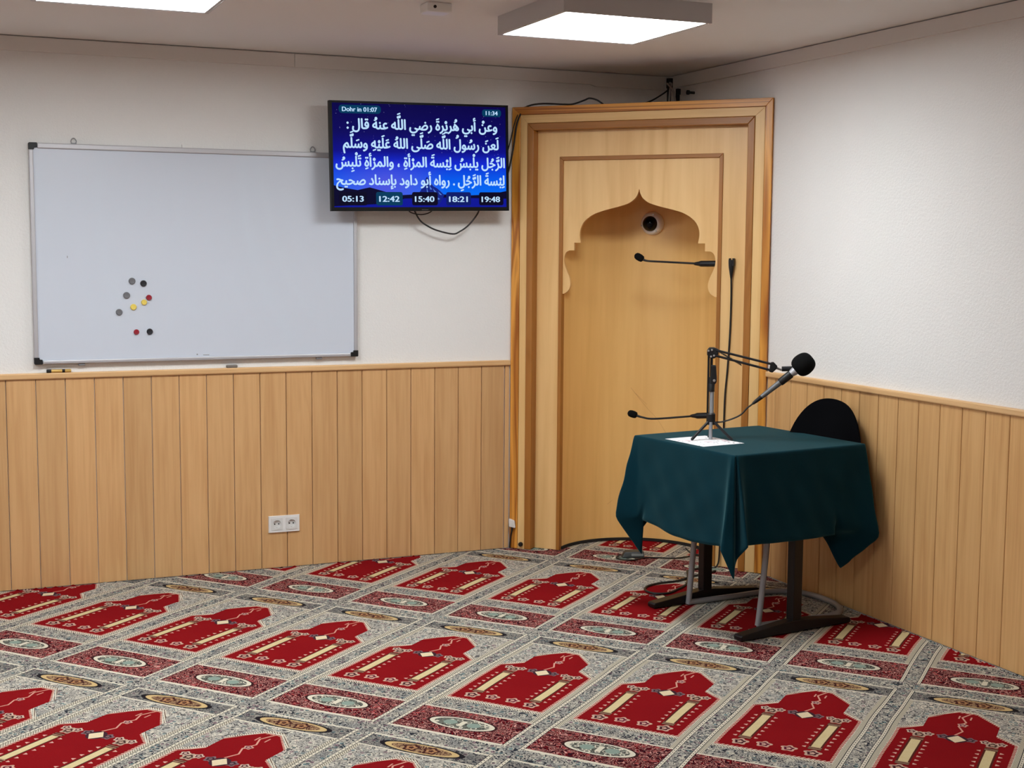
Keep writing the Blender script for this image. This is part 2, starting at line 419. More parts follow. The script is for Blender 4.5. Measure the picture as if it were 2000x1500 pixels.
def build_carpet():
    # outline with a slightly frayed cut edge along the two panelled walls
    b = bmesh.new(); random.seed(7)
    pts = [(X0+0.01, Y0+0.01), (-0.008, Y0+0.01)]
    y = Y0+0.05
    while y < -0.02: pts.append((-0.004-random.random()*0.010, y)); y += 0.03 if y > -4.2 else 0.4
    x = -0.012
    while x > X0+0.02: pts.append((x, -0.004-random.random()*0.010)); x -= 0.03 if x > -4.2 else 0.4
    inv = MC.inverted()
    rnd = [random.random()*0.006 for _ in pts]
    tops = [b.verts.new(inv @ Vector((p[0], p[1], 0.0))) for p in pts]
    b.faces.new(tops)
    bots = [b.verts.new(inv @ Vector((p[0], p[1], -0.012))) for p in pts]
    n = len(pts)
    for i in range(n): b.faces.new((tops[i], bots[i], bots[(i+1) % n], tops[(i+1) % n]))
    # loose tufts standing along the cut edge
    random.seed(11)
    def tuft(px_, py_, dx, dy):
        h = 0.002+random.random()*0.0055; wd = 0.006+random.random()*0.014; dp = 0.004+random.random()*0.008
        q = [Vector((px_-dx*wd-dy*dp*0, py_-dy*wd, 0)), Vector((px_+dx*wd, py_+dy*wd, 0)), Vector((px_+dy*dp*-1, py_-dx*dp*-1, 0.0)), Vector((px_, py_, h))]
        vv = [b.verts.new(inv @ p) for p in q]
        for f in ((0, 1, 3), (1, 2, 3), (2, 0, 3)): b.faces.new([vv[i] for i in f])
    y = -4.3
    while y < -0.98: tuft(-0.013, y, 0, 1); y += 0.008+random.random()*0.02
    x = -4.6
    while x < -0.92: tuft(x, -0.013, 1, 0); x += 0.012+random.random()*0.05
    bmesh.ops.recalc_face_normals(b, faces=b.faces)
    me = bpy.data.meshes.new('carpet'); b.to_mesh(me); b.free()
    me.materials.append(carpet_material())
    o = bpy.data.objects.new('carpet', me); sc.collection.objects.link(o); o.matrix_world = MC
    tag(o, 'wall-to-wall prayer carpet woven with rows of red niches in grey floral borders', 'carpet')
build_carpet()

# ---------------------------------------------------------------- ceiling lights
M_lampbody = mat('white lacquered sheet', (0.50, 0.48, 0.48), 0.45)
M_diff = mat('lit diffuser', (0.9, 0.9, 0.9), 0.5, emit=LAMP_COL, estr=LAMP)
def ceiling_light(x, y, label):
    t = root('ceiling_light', label, 'ceiling light', T(x, y, ZC), 'square panel lights on the ceiling')
    h = 0.30; b = MB(T(x, y, ZC)); zb = -0.072
    for a, c in (((-h, -h), (h, -h+0.004)), ((-h, h-0.004), (h, h)), ((-h, -h+0.004), (-h+0.004, h-0.004)), ((h-0.004, -h+0.004), (h, h-0.004))):
        b.box((a[0], a[1], zb), (c[0], c[1], 0.0))
    b.box((-h+0.004, -h+0.004, -0.02), (h-0.004, h-0.004, 0.0))
    b.build('housing', M_lampbody, t)
    b = MB(T(x, y, ZC)); r = 0.012
    for a, c in (((-h+0.004, -h+0.004), (h-0.004, -h+0.004+r)), ((-h+0.004, h-0.004-r), (h-0.004, h-0.004)), ((-h+0.004, -h+0.004+r), (-h+0.004+r, h-0.004-r)), ((h-0.004-r, -h+0.004+r), (h-0.004, h-0.004-r))):
        b.box((a[0], a[1], zb+0.001), (c[0], c[1], zb+0.006))
    b.build('bezel', M_lampbody, t)
    d = h-0.004-r
    MB(T(x, y, ZC)).box((-d, -d, zb+0.003), (d, d, zb+0.012)).build('diffuser', M_diff, t)
    return t
ceiling_light(-1.234, -1.648, 'square white panel light on the ceiling nearest the wooden prayer niche')
ceiling_light(-2.953, -1.648, 'bright square panel light cut by the top edge, above the whiteboard')
ADDED_FILL_LAMPS = [(-4.67, -1.648), (-2.953, -4.7), (-4.67, -4.7)]  # unseen ceiling panels, added to supply fill light
for k, (x, y) in enumerate(ADDED_FILL_LAMPS):
    ceiling_light(x, y, 'square white panel light added out of view to supply fill light')

# sensor box
t = root('smoke_detector', 'small white detector box on the ceiling above the television', 'detector', T(-1.845, -1.50, ZC))
MB(T(-1.845, -1.50, ZC)).box((-0.048, -0.045, -0.036), (0.048, 0.045, 0)).build('housing', M_white, t, bevel=0.006)
MB(T(-1.845, -1.50, ZC)).lathe([(0.0, -0.002), (0.006, -0.002), (0.006, 0.001)], (-0.02, -0.046, -0.018), (0, 1, 0), 12).build('sensor_eye', M_black, t)

# ---------------------------------------------------------------- prayer niche
MN = Matrix.Translation((-0.9, 0, 0)) @ Matrix.Rotation(math.atan2(-0.733, 0.680), 4, 'Z')   # x along the front, y into the corner
niche = root('prayer_niche', 'tall wooden prayer niche with pointed arch standing across the room corner', 'prayer niche', MN)
UC = 0.6565
def uz(b, poly, y0, y1): return b.prism(poly, (y0, y1), lambda a, z, t: (a, t, z))
def frame_set(prefix, u0, u1, u2, u3, zt0, zt1, y0, y1, ml, mh, bev=0.0):
    """two mitred jambs and a header: outer edge u0..u3, inner u1..u2, header zt0..zt1"""
    uz(MB(MN), [(u0, 0.002), (u1, 0.002), (u1, zt0), (u0, zt1)], y0, y1).build(prefix+'_jamb', ml, niche, bevel=bev)
    uz(MB(MN), [(u2, 0.002), (u3, 0.002), (u3, zt1), (u2, zt0)], y0, y1).build(prefix+'_jamb', ml, niche, bevel=bev)
    uz(MB(MN), [(u0, zt1), (u1, zt0), (u2, zt0), (u3, zt1)], y0, y1).build(prefix+'_header', mh, niche, bevel=bev)
frame_set('outer', 0.008, 0.0515, 1.2835, 1.318, 2.1905, 2.229, 0.0, 0.05, M_pine, M_pine_x, 0.0018)
frame_set('inner', 0.0525, 0.089, 1.2365, 1.2825, 2.149, 2.1895, 0.003, 0.06, M_strip, M_ven_x, 0.0015)
frame_set('moulding', 0.090, 0.124, 1.2025, 1.2355, 2.113, 2.148, 0.0, 0.078, M_brown, M_brown_x, 0.003)
# face panel around the bead
fp = MB(MN)
uz(fp, [(0.12, 0.002), (UC-0.413, 0.002), (UC-0.413, 1.985), (UC+0.418, 1.985), (UC+0.418, 0.002), (1.21, 0.002), (1.21, 2.115), (0.12, 2.115)], 0.060, 0.078)
fp.build('face_panel', M_ven, niche)
bd = [(UC-0.413, UC-0.395, UC+0.400, UC+0.418)]
def bead(poly, m): uz(MB(MN), poly, 0.052, 0.090).build('bead_moulding', m, niche, bevel=0.002)
bead([(UC-0.413, 0.002), (UC-0.395, 0.002), (UC-0.395, 1.966), (UC-0.413, 1.985)], M_brown)
bead([(UC+0.400, 0.002), (UC+0.418, 0.002), (UC+0.418, 1.985), (UC+0.400, 1.966)], M_brown)
bead([(UC-0.413, 1.985), (UC-0.395, 1.966), (UC+0.400, 1.966), (UC+0.418, 1.985)], M_brown_x)
# arch panel: ogee head, stepped impost, lobed feet
def spline(pts, n=6):
    out = []
    for i in range(len(pts)-1):
        p0, p1, p2, p3 = [Vector(pts[min(max(j, 0), len(pts)-1)]) for j in (i-1, i, i+1, i+2)]
        for k in range(n):
            t = k/n; q = 0.5*((2*p1)+(p2-p0)*t+(2*p0-5*p1+4*p2-p3)*t*t+(3*p1-p0-3*p2+p3)*t**3); out.append((q.x, q.y))
    out.append(tuple(pts[-1])); return out
head = spline([(0.0, 1.824), (0.008, 1.797), (0.022, 1.776), (0.052, 1.755), (0.098, 1.740), (0.19, 1.717), (0.242, 1.697), (0.282, 1.667), (0.302, 1.632), (0.306, 1.596), (0.300, 1.561)])
foot = spline([(0.362, 1.523), (0.378, 1.512), (0.387, 1.488), (0.387, 1.462), (0.378, 1.432), (0.362, 1.397), (0.354, 1.368), (0.355, 1.345), (0.366, 1.322), (0.390, 1.306)])
half = head+[(0.335, 1.561), (0.335, 1.523)]+foot
prof = [(UC-a, z) for a, z in half[::-1]]+[(UC+a, z) for a, z in half[1:]]
E_ = 0.397
arch = [(UC-E_, 1.306)]+prof+[(UC+E_+0.003, 1.306), (UC+E_+0.003, 1.968), (UC-E_, 1.968)]
uz(MB(MN), arch, 0.064, 0.080).build('arch_panel', M_ven, niche)
# curved apse wall with added light-blocking cover and dark strip at the floor
def halfring(r0, r1, z0, z1, seg=48):
    b = MB(MN); vs = []; fs = []
    for i in range(seg+1):
        th = PI*i/seg
        for r in (r0, r1):
            for z in (z0, z1): vs.append((UC+0.0025-r*math.cos(th), 0.0805+r*math.sin(th), z))
    for i in range(seg):
        a = i*4; c = a+4
        fs += [(a, c, c+1, a+1), (a+2, a+3, c+3, c+2), (a, a+2, c+2, c), (a+1, c+1, c+3, a+3)]
    fs += [(0, 1, 3, 2), (seg*4, seg*4+2, seg*4+3, seg*4+1)]
    return b.add(vs, fs)
halfring(0.3985, 0.4045, 0.002, 2.15).build('apse_wall', M_apse, niche, smooth=True)
halfring(0.3915, 0.3982, 0.002, 0.016).build('floor_strip', M_floorstrip, niche, smooth=True)
added_lid = [(0.06, 0.0785), (1.26, 0.0785)]+[(UC+0.0025+0.404*math.cos(PI*i/24), 0.0805+0.404*math.sin(PI*i/24)) for i in range(25)]
MB(MN).prism(added_lid, (2.151, 2.163), lambda a, y, t: (a, y, t)).build('added_lid', M_ven, niche)  # unseen board, added to keep light from entering the apse above

# old scratches in the apse veneer
M_scr = mat('scratched veneer', S(204, 154, 92), 0.6)
for pts_ in ([(0.499, 0.4450, 0.811), (0.577, 0.4700, 0.710), (0.634, 0.4779, 0.651), (0.683, 0.4779, 0.581)], [(0.522, 0.4540, 0.782), (0.579, 0.4703, 0.724)], [(0.422, 0.4003, 0.216), (0.400, 0.3835, 0.195)]):
    MB(MN).tube(pts_, 0.0008, 5, 4).build('scratch_mark', M_scr, niche)

# dome camera on the apse wall
dp = Vector((0.594, 0.0805+math.sqrt(0.3985**2-0.065**2)+0.004, 1.664)); dax = Vector((-0.10, -1, -0.06)).normalized()
dome = root('dome_camera', 'round white dome camera with black lens under the arch point', 'security camera', MN @ T(*dp))
MB(MN).lathe([(0.0, -0.012), (0.058, -0.012), (0.060, 0.0), (0.058, 0.020), (0.050, 0.032), (0.044, 0.036), (0.040, 0.036)], dp, dax, 32).build('housing', M_white, dome, smooth=True)
MB(MN).lathe([(0.040, 0.030), (0.0395, 0.040), (0.034, 0.054), (0.022, 0.066), (0.008, 0.071), (0.0, 0.0715)], dp, dax, 32).build('dome', mat('smoked dome', (0.003, 0.003, 0.004), 0.08, spec=0.25), dome, smooth=True)
t1 = dax.cross(Vector((0, 0, 1))).normalized(); t2 = t1.cross(dax)
for an in (-0.2, 1.9, 4.0):
    MB(MN).lathe([(0.004, 0.030), (0.004, 0.0345), (0.0, 0.0345)], dp+(t1*math.cos(an)+t2*math.sin(an))*0.050, dax, 8).build('screw', M_steel, dome)

# gooseneck microphones
def gooseneck(label, pts, base_end):
    p0, p1 = Vector(pts[0]), Vector(pts[1])
    t = root('gooseneck_microphone', label, 'microphone', MN @ T(*base_end), 'gooseneck microphones in the niche')
    d = (p0-p1).normalized()
    MB(MN).lathe([(0.007, -0.002), (0.0155, 0.004), (0.018, 0.016), (0.018, 0.030), (0.015, 0.041), (0.008, 0.047), (0.0, 0.048)], p1-d*0.006, d, 16).build('windscreen', M_foam, t, smooth=True)
    MB(MN).tube(pts[1:-1], [0.007]+[0.0048]*(len(pts)-3), 10, 6).build('stem', M_blackm, t, smooth=True)
    a, b = Vector(pts[-2]), Vector(base_end); e = (b-a).normalized()
    L = (b-a).length
    MB(MN).lathe([(0.005, -0.03), (0.008, -0.022), (0.0105, -0.006), (0.013, 0.0), (0.0145, 0.006), (0.0145, L), (0.0, L)], a, e, 16).build('connector', M_black, t, smooth=True)
    return t
gy = 0.10
gooseneck('upper black gooseneck microphone reaching sideways below the dome camera', [(0.630, gy, 1.503), (0.665, gy, 1.484), (0.694, gy, 1.4745), (0.785, gy, 1.4705), (0.958, gy, 1.464), (0.985, gy, 1.464)], (1.053, gy, 1.465))
gooseneck('lower black gooseneck microphone sticking out behind the desk stand just above table height', [(0.606, gy, 0.722), (0.645, gy, 0.712), (0.681, gy, 0.703), (0.747, gy, 0.6995), (0.955, gy, 0.726), (0.982, gy, 0.7285)], (1.053, gy, 0.734))
# hanging microphone cable
hc = root('hanging_cable', 'thin black cable hanging from a black connector clipped to the right of the arch', 'cable', MN @ T(1.13, 0.045, 1.48))
cy = 0.0445
MB(MN).lathe([(0.004, -0.09), (0.008, -0.065), (0.013, -0.035), (0.0145, -0.012), (0.0145, 0.0), (0.0, 0.0)], (1.128, cy, 1.484), (0, 0, 1), 14).build('connector', M_black, hc, smooth=True)
MB(MN).box((1.117, cy-0.012, 1.455), (1.124, cy+0.008, 1.492)).box((1.134, cy-0.012, 1.455), (1.142, cy+0.015, 1.492)).build('clip', M_black, hc, bevel=0.002)
MB(MN).tube([(1.128, cy, 1.40), (1.128, cy+0.008, 1.30), (1.126, cy+0.008, 1.14), (1.118, cy+0.008, 0.97), (1.109, cy+0.008, 0.845), (1.106, cy+0.008, 0.70), (1.104, cy+0.008, 0.4), (1.10, cy+0.006, 0.10), (1.09, cy-0.01, 0.006), (1.04, cy-0.06, 0.006)], 0.0042, 8, 6).build('cable', M_cable, hc, smooth=True)
# little knob low on the pale jamb
MB(MN).lathe([(0.011, 0.0), (0.011, 0.012), (0.008, 0.016), (0.0, 0.016)], (0.072, 0.003, 0.026), (0, -1, 0), 14).build('knob', M_black, smooth=True)
tag(bpy.data.objects['knob'], 'small black knob at the foot of the pale niche jamb by the carpet', 'knob')

# white plug in the gap beside the niche
pg = root('power_plug', 'white plug on a dark lead in the gap left of the prayer niche', 'plug', T(-0.888, -0.02, 0.105))
MB().add([(-0.901, -0.012, 0.112), (-0.880, -0.046, 0.108), (-0.872, -0.036, 0.112), (-0.888, 0.004, 0.112), (-0.901, -0.012, 0.155), (-0.886, -0.046, 0.150), (-0.876, -0.036, 0.146), (-0.888, 0.004, 0.155)],
         [(0, 1, 2, 3), (4, 7, 6, 5), (0, 4, 5, 1), (1, 5, 6, 2), (2, 6, 7, 3), (3, 7, 4, 0)]).build('body', M_white, pg, bevel=0.004)
MB().tube([(-0.888, -0.024, 0.112), (-0.889, -0.024, 0.095), (-0.893, -0.018, 0.06), (-0.896, -0.014, 0.004)], [0.006, 0.005, 0.004, 0.004], 8, 5).build('lead', M_cable, pg, smooth=True)

# ---------------------------------------------------------------- whiteboard
BX0, BX1, BZ0, BZ1, BY = -3.178, -1.700, 1.008, 1.974, -0.014
wbm = M_board; g = G(wbm); P = g.obj(); 
smear = g.noise(P, 3.0, 3, 0.6); g.put(g.b.inputs['Roughness'], g.m('MULTIPLY_ADD', smear, 0.06, 0.27))
wb = root('whiteboard', 'large white magnetic whiteboard in an aluminium frame left of the television', 'whiteboard', T((BX0+BX1)/2, 0, BZ0))
MB().box((BX0+0.012, BY+0.004, BZ0+0.012), (BX1-0.012, WT, BZ1-0.012)).build('writing_surface', M_board, wb)
fw = 0.020
def frail(a, b_): MB().box(a, b_).build('frame_rail', M_alu, wb, bevel=0.004)
frail((BX0+0.035, BY-0.004, BZ1-fw-0.004), (BX1-0.035, WT-0.001, BZ1)); frail((BX0+0.035, BY-0.004, BZ0), (BX1-0.035, WT-0.001, BZ0+fw-0.004))
frail((BX0, BY-0.004, BZ0+0.028), (BX0+fw-0.002, WT-0.001, BZ1-0.028)); frail((BX1-fw+0.002, BY-0.004, BZ0+0.028), (BX1, WT-0.001, BZ1-0.028))
for sx, x in ((1, BX0-0.001), (-1, BX1+0.001)):
    for sz, z in ((1, BZ0-0.001), (-1, BZ1+0.001)):
        uzf = lambda a, z_, t: (x+sx*a, t, z+sz*z_)
        MB().prism([(0, 0.003), (0.003, 0), (0.035, 0), (0.035, 0.021), (0.024, 0.022), (0.022, 0.030), (0, 0.030)], (BY-0.006, WT-0.001), uzf).build('corner_cap', M_black, wb, bevel=0.0015)
for x in (-2.989, -1.912):
    b = MB(); b.tube([(x+0.011*math.sin(a)*(1-0.25*math.cos(a)), 0.002, BZ1+0.014-0.012*math.cos(a)*-1) for a in [(-PI+2*PI*i/16) for i in range(17)]], 0.0022, 6)
    b.box((x-0.012, -0.001, BZ1), (x+0.012, 0.004, BZ1+0.005)); b.build('hanging_ring', M_greyl, wb)
MB().box((-2.520, -0.006, BZ1), (-2.474, WT-0.001, BZ1+0.015)).build('wall_clip', M_white, wb, bevel=0.002)
for x in (-2.978, -1.889): MB().box((x-0.014, -0.010, BZ0-0.011), (x+0.014, WT-0.001, BZ0)).build('wall_clip', M_greyl, wb, bevel=0.002)
# marks that stay on the board
for (x, z, l, h_) in ((-2.44, 1.030, 0.028, 0.003), (-2.470, 1.032, 0.006, 0.006), (-3.03, 1.475, 0.003, 0.010)):
    MB().box((x, BY+0.0035, z), (x+l, BY+0.0045, z+h_)).build('ink_mark', M_greyl, wb)

# magnets
def magnet(x, z, colr, r, label, mname):
    b = MB(); y = BY+0.004
    b.lathe([(0.0, 0.0), (r, 0.0), (r*1.0, 0.004), (r*0.93, 0.0075), (r*0.80, 0.009), (r*0.55, 0.0085), (0.0, 0.008)], (x, y, z), (0, -1, 0), 20)
    o = b.build('magnet', colr, smooth=True); tag(o, label, 'magnet', 'round magnets on the whiteboard'); return o
mg = mat('grey magnet', S(112, 112, 116), 0.4); mb = mat('black magnet', S(34, 34, 40), 0.4); mr = mat('red magnet', S(150, 30, 46), 0.4); my = mat('yellow magnet', S(232, 206, 96), 0.45)
magnet(-2.753, 1.373, mg, 0.0150, 'grey round magnet at the top of the cluster, left of the upper black magnet', 'grey')
magnet(-2.703, 1.362, mb, 0.0145, 'upper black round magnet beside the topmost grey one', 'black')
magnet(-2.778, 1.309, mg, 0.0150, 'grey round magnet below left of the topmost grey one', 'grey')
magnet(-2.680, 1.298, mr, 0.0130, 'red round magnet touching the upper yellow magnet', 'red')
magnet(-2.702, 1.277, my, 0.0130, 'upper yellow magnet just below left of the red one', 'yellow')
magnet(-2.749, 1.256, my, 0.0140, 'lower yellow magnet, left of and below the other yellow one', 'yellow')
magnet(-2.812, 1.234, mg, 0.0145, 'lowest grey round magnet, the leftmost of all the magnets', 'grey')
magnet(-2.738, 1.143, mr, 0.0125, 'lower red round magnet left of the lowest black magnet', 'red')
magnet(-2.679, 1.144, mb, 0.0140, 'lowest black round magnet beside the lower red magnet', 'black')

# marker and small eraser on the rail ledge
RZ = PZ+0.0245
mk = root('marker_pen', 'gold marker pen with black cap lying on the rail under the whiteboard', 'marker', T(-3.075, -0.002, RZ))
MB().lathe([(0.006, 0.0), (0.0078, 0.003), (0.0078, 0.020), (0.0, 0.020)], (-3.128, -0.001, RZ+0.008), (1, 0, 0), 14).build('cap', M_black, mk, smooth=True)
MB().lathe([(0.0074, 0.0), (0.0074, 0.080), (0.006, 0.084), (0.0, 0.084)], (-3.1075, -0.001, RZ+0.008), (1, 0, 0), 14).build('barrel', mat('gold paint', S(206, 168, 92), 0.3, 0.3), mk, smooth=True)
MB().lathe([(0.0076, 0.0), (0.0076, 0.012)], (-3.062, -0.001, RZ+0.008), (1, 0, 0), 14).build('print_band', M_dark, mk, smooth=True)
er = MB().box((-2.332, -0.008, RZ), (-2.280, 0.010, RZ+0.014)).build('magnet_clip', mat('worn grey plastic', S(118, 110, 102), 0.5), bevel=0.004)
tag(er, 'small grey oblong clip lying on the rail below the middle of the whiteboard', 'clip')

# ---------------------------------------------------------------- double socket
sx, sz = -2.0665, 0.213
so = root('power_socket', 'white double power socket low on the wood panelling', 'socket', T(sx, 0, sz))
b = MB(); q = 0.0278
sec = [(-0.0755, -0.040), (0.0755, -0.040), (0.0755, 0.040), (-0.0755, 0.040)]
holes = [[(d_-q, -q), (d_+q, -q), (d_+q, q), (d_-q, q)] for d_ in (-0.0355, 0.0355)]
vs_ = []
for y_, sc2 in ((-0.0002, 1.0), (-0.008, 0.975)): vs_ += [(sx+a*sc2, y_, sz+z*sc2) for a, z in sec]
for y_ in (-0.008, -0.0002):
    for h_ in holes: vs_ += [(sx+a, y_, sz+z) for a, z in h_]
# 0-3 back edge, 4-7 front edge, 8-11 / 12-15 front hole rims, 16-19 / 20-23 back hole rims
fs_ = [(i, (i+1) % 4, 4+(i+1) % 4, 4+i) for i in range(4)]+[(4, 5, 13, 12, 9, 8), (6, 7, 11, 10, 15, 14), (4, 8, 11, 7), (5, 6, 14, 13), (9, 12, 15, 10)]
for o_ in (8, 12): fs_ += [(o_+i, o_+(i+1) % 4, o_+8+(i+1) % 4, o_+8+i) for i in range(4)]
b.add(vs_, fs_).build('frame', M_white, so)
M_sock = mat('socket insert', (0.70, 0.69, 0.67), 0.3)
for dx in (-0.0355, 0.0355):
    b = MB(); r = 0.0195
    # square face with a round well
    n = 32; vs = []; fs = []
    for i in range(n):
        th = 2*PI*i/n; cx, cz = math.cos(th), math.sin(th); q = 0.0275/max(abs(cx), abs(cz))
        vs += [(sx+dx+cx*q, -0.0105, sz+cz*q), (sx+dx+cx*r, -0.0105, sz+cz*r), (sx+dx+cx*r*0.96, -0.0015, sz+cz*r*0.96), (sx+dx, -0.0015, sz), (sx+dx+cx*q, -0.008, sz+cz*q)]
    for i in range(n):
        a = 5*i; c = 5*((i+1) % n)
        fs += [(a, a+1, c+1, c), (a+1, a+2, c+2, c+1), (a+2, a+3, c+2), (a+4, a, c, c+4)]
    ins = b.add(vs, fs).build('insert', M_sock, so)
    for hx in (-0.0095, 0.0095): MB().lathe([(0.0034, 0), (0.0034, 0.0006), (0, 0.0006)], (sx+dx+hx, -0.0015, sz), (0, -1, 0), 10).build('pin_hole', M_black, ins)
    for s_ in (1, -1): MB().box((sx+dx-0.003, -0.006, sz+s_*0.0182), (sx+dx+0.003, -0.002, sz+s_*0.0165)).build('earth_clip', M_steel, ins)

# ---------------------------------------------------------------- television
TW, TH = 0.896, 0.508
MT = Matrix.Translation((-1.4180, -0.14, 1.960)) @ Matrix.Rotation(math.radians(-1.1), 4, 'Y')   # local x right, y into wall, z up
tv = root('television', 'black wall-mounted television showing white Arabic text on a blue night sky', 'television', MT)
hx, hz = TW/2, TH/2
b = MB(MT)
for a, c in (((-hx, hz-0.010), (hx, hz)), ((-hx, -hz), (hx, -hz+0.018)), ((-hx, -hz+0.018), (-hx+0.013, hz-0.010)), ((hx-0.013, -hz+0.018), (hx, hz-0.010))):
    b.box((a[0], 0.0, a[1]), (c[0], 0.028, c[1]))
b.build('bezel', mat('gloss black bezel', (0.004, 0.004, 0.0045), 0.4, spec=0.15), tv, bevel=0.0015)
MB(MT).box((-hx+0.004, 0.012, -hz+0.004), (hx-0.004, 0.034, hz-0.004)).box((-0.30, 0.034, -0.20), (0.30, 0.062, 0.10)).build('back_cover', M_black, tv, bevel=0.004)
MB(MT).box((-0.10, 0.062, -0.10), (0.10, 0.075, 0.10)).box((-0.03, 0.075, -0.05), (0.03, 0.140, 0.05)).box((-0.10, 0.138, -0.12), (0.10, 0.1515, 0.12)).build('wall_mount', M_blackm, tv)
ms = bpy.data.materials.new('lit screen'); ms.use_nodes = True; g = G(ms); P = g.obj(); x, y, z = g.xyz(P)
v = g.m('SUBTRACT', 0.5, g.m('DIVIDE', z, TH)); u = g.m('ADD', 0.5, g.m('DIVIDE', x, TW))
sky = g.ramp(v, [(0.0, S(10, 4, 72)), (0.28, S(8, 4, 96)), (0.45, S(10, 12, 140)), (0.56, S(14, 40, 216)), (0.70, S(0, 92, 246)), (0.84, S(0, 112, 255))])
pur = g.m('MULTIPLY', g.m('COMPARE', v, 0.70, 0.18), g.m('SUBTRACT', 1.0, g.m('MULTIPLY', g.m('ABSOLUTE', g.m('SUBTRACT', u, 0.30)), 3.0), clamp=True), clamp=True)
fade = g.m('MULTIPLY', g.m('SUBTRACT', v, 0.52), 5.0, clamp=True)
sky = g.mix(g.m('MULTIPLY', g.m('MULTIPLY', pur, fade), 0.75), sky, S(92, 84, 226))
st = g.vor(g.comb(g.m('MULTIPLY', u, 60.0), 0.0, g.m('MULTIPLY', v, 34.0)), 1.0)
rs = g.noise(P, 30, 1)
star = g.m('MULTIPLY', g.m('LESS_THAN', st, 0.10), g.m('GREATER_THAN', rs, 0.52)); star = g.m('MULTIPLY', star, g.m('LESS_THAN', v, 0.5))
sky = g.mix(g.m('MULTIPLY', star, 0.55), sky, S(170, 170, 240))
g.b.inputs['Base Color'].default_value = (0.002, 0.002, 0.003, 1); g.b.inputs['Roughness'].default_value = 0.5; g.b.inputs['Specular IOR Level'].default_value = 0.03
g.put(g.b.inputs['Emission Color'], sky); g.b.inputs['Emission Strength'].default_value = 0.9
scr = MB(MT).box((-hx+0.013, 0.004, -hz+0.018), (hx-0.013, 0.011, hz-0.010)).build('screen', ms, tv)
def tvp(u_, v_): return (-hx+u_*TW, hz-v_*TH)
def emis(name, c, s=1.0): return mat(name, (0.002, 0.002, 0.002), 0.5, spec=0.03, emit=c, estr=s)
def flat(name, polys, m, y, parent=scr):
    b = MB(MT)
    for pl_ in polys:
        b.prism([tvp(*p) for p in pl_], (y, y+0.0004), lambda a, z_, t: (a, t, z_))
    return b.build(name, m, parent)
def pill(u0, v0, u1, v1, r=0.011):
    a = TW/TH; pts = []
    for cx, cy, a0 in ((u1-r, v0+r*a, -PI/2), (u1-r, v1-r*a, 0), (u0+r, v1-r*a, PI/2), (u0+r, v0+r*a, PI)):
        for i in range(6):
            th = a0+PI/2*i/5; pts.append((cx+r*math.cos(th), cy+r*a*math.sin(th)))
    return pts
L_, R_, B_ = 0.0145, 0.9855, 0.9645
mt_far = [(L_, 0.80), (L_, 0.764), (0.0713, 0.788), (0.1435, 0.8076), (0.175, 0.795), (0.21, 0.783), (0.2641, 0.8077), (0.3243, 0.8374), (0.3907, 0.8524), (0.44, 0.848), (0.472, 0.8426), (0.60, 0.845), (0.7831, 0.8533), (0.8434, 0.8483), (0.92, 0.835), (R_, 0.812), (R_, 0.885), (0.60, 0.875), (0.40, 0.885), (0.33, 0.93), (L_, 0.955)]
flat('dark_hills', [mt_far], emis('hills', S(6, 4, 44)), 0.0034)
flat('lake', [[(L_, B_), (L_, 0.93), (0.33, 0.925), (0.40, 0.884), (0.60, 0.874), (R_, 0.884), (R_, B_)]], emis('lake', S(10, 20, 150)), 0.0037)
peak = [(0.472, 0.845), (0.490, 0.815), (0.503, 0.765), (0.515, 0.735), (0.522, 0.695), (0.529, 0.683), (0.536, 0.70), (0.546, 0.735), (0.563, 0.77), (0.585, 0.79), (0.605, 0.82), (0.625, 0.852), (0.60, 0.93), (0.56, 0.955), (0.50, 0.90)]
flat('mountain', [peak], emis('mountain', S(16, 34, 130)), 0.0031)
flat('snow_streaks', [[(0.531, 0.70), (0.538, 0.74), (0.533, 0.76)], [(0.540, 0.76), (0.556, 0.80), (0.545, 0.80)], [(0.560, 0.79), (0.583, 0.83), (0.572, 0.835)], [(0.525, 0.78), (0.534, 0.83), (0.527, 0.84)], [(0.575, 0.86), (0.60, 0.89), (0.58, 0.90)], [(0.548, 0.82), (0.556, 0.85), (0.551, 0.855)], [(0.59, 0.82), (0.612, 0.85), (0.60, 0.85)]], emis('streaks', S(84, 128, 216)), 0.0028)
c_teal = emis('teal badge', S(2, 58, 92)); c_dk = emis('dark badge', S(6, 4, 34)); c_nv = emis('navy badge', S(10, 26, 104))
flat('badge', [pill(0.0502, 0.0373, 0.2788, 0.1120, 0.018)], c_teal, 0.0025); flat('badge', [pill(0.8488, 0.0443, 0.9594, 0.1115, 0.015)], c_teal, 0.0025)
for bx, cm in (((0.042, 0.194), c_dk), ((0.2429, 0.3893), c_teal), ((0.442, 0.5871), c_dk), ((0.6351, 0.7776), c_nv), ((0.8252, 0.9681), c_dk)):
    flat('badge', [pill(bx[0], 0.8245, bx[1], 0.948)], cm, 0.0025)
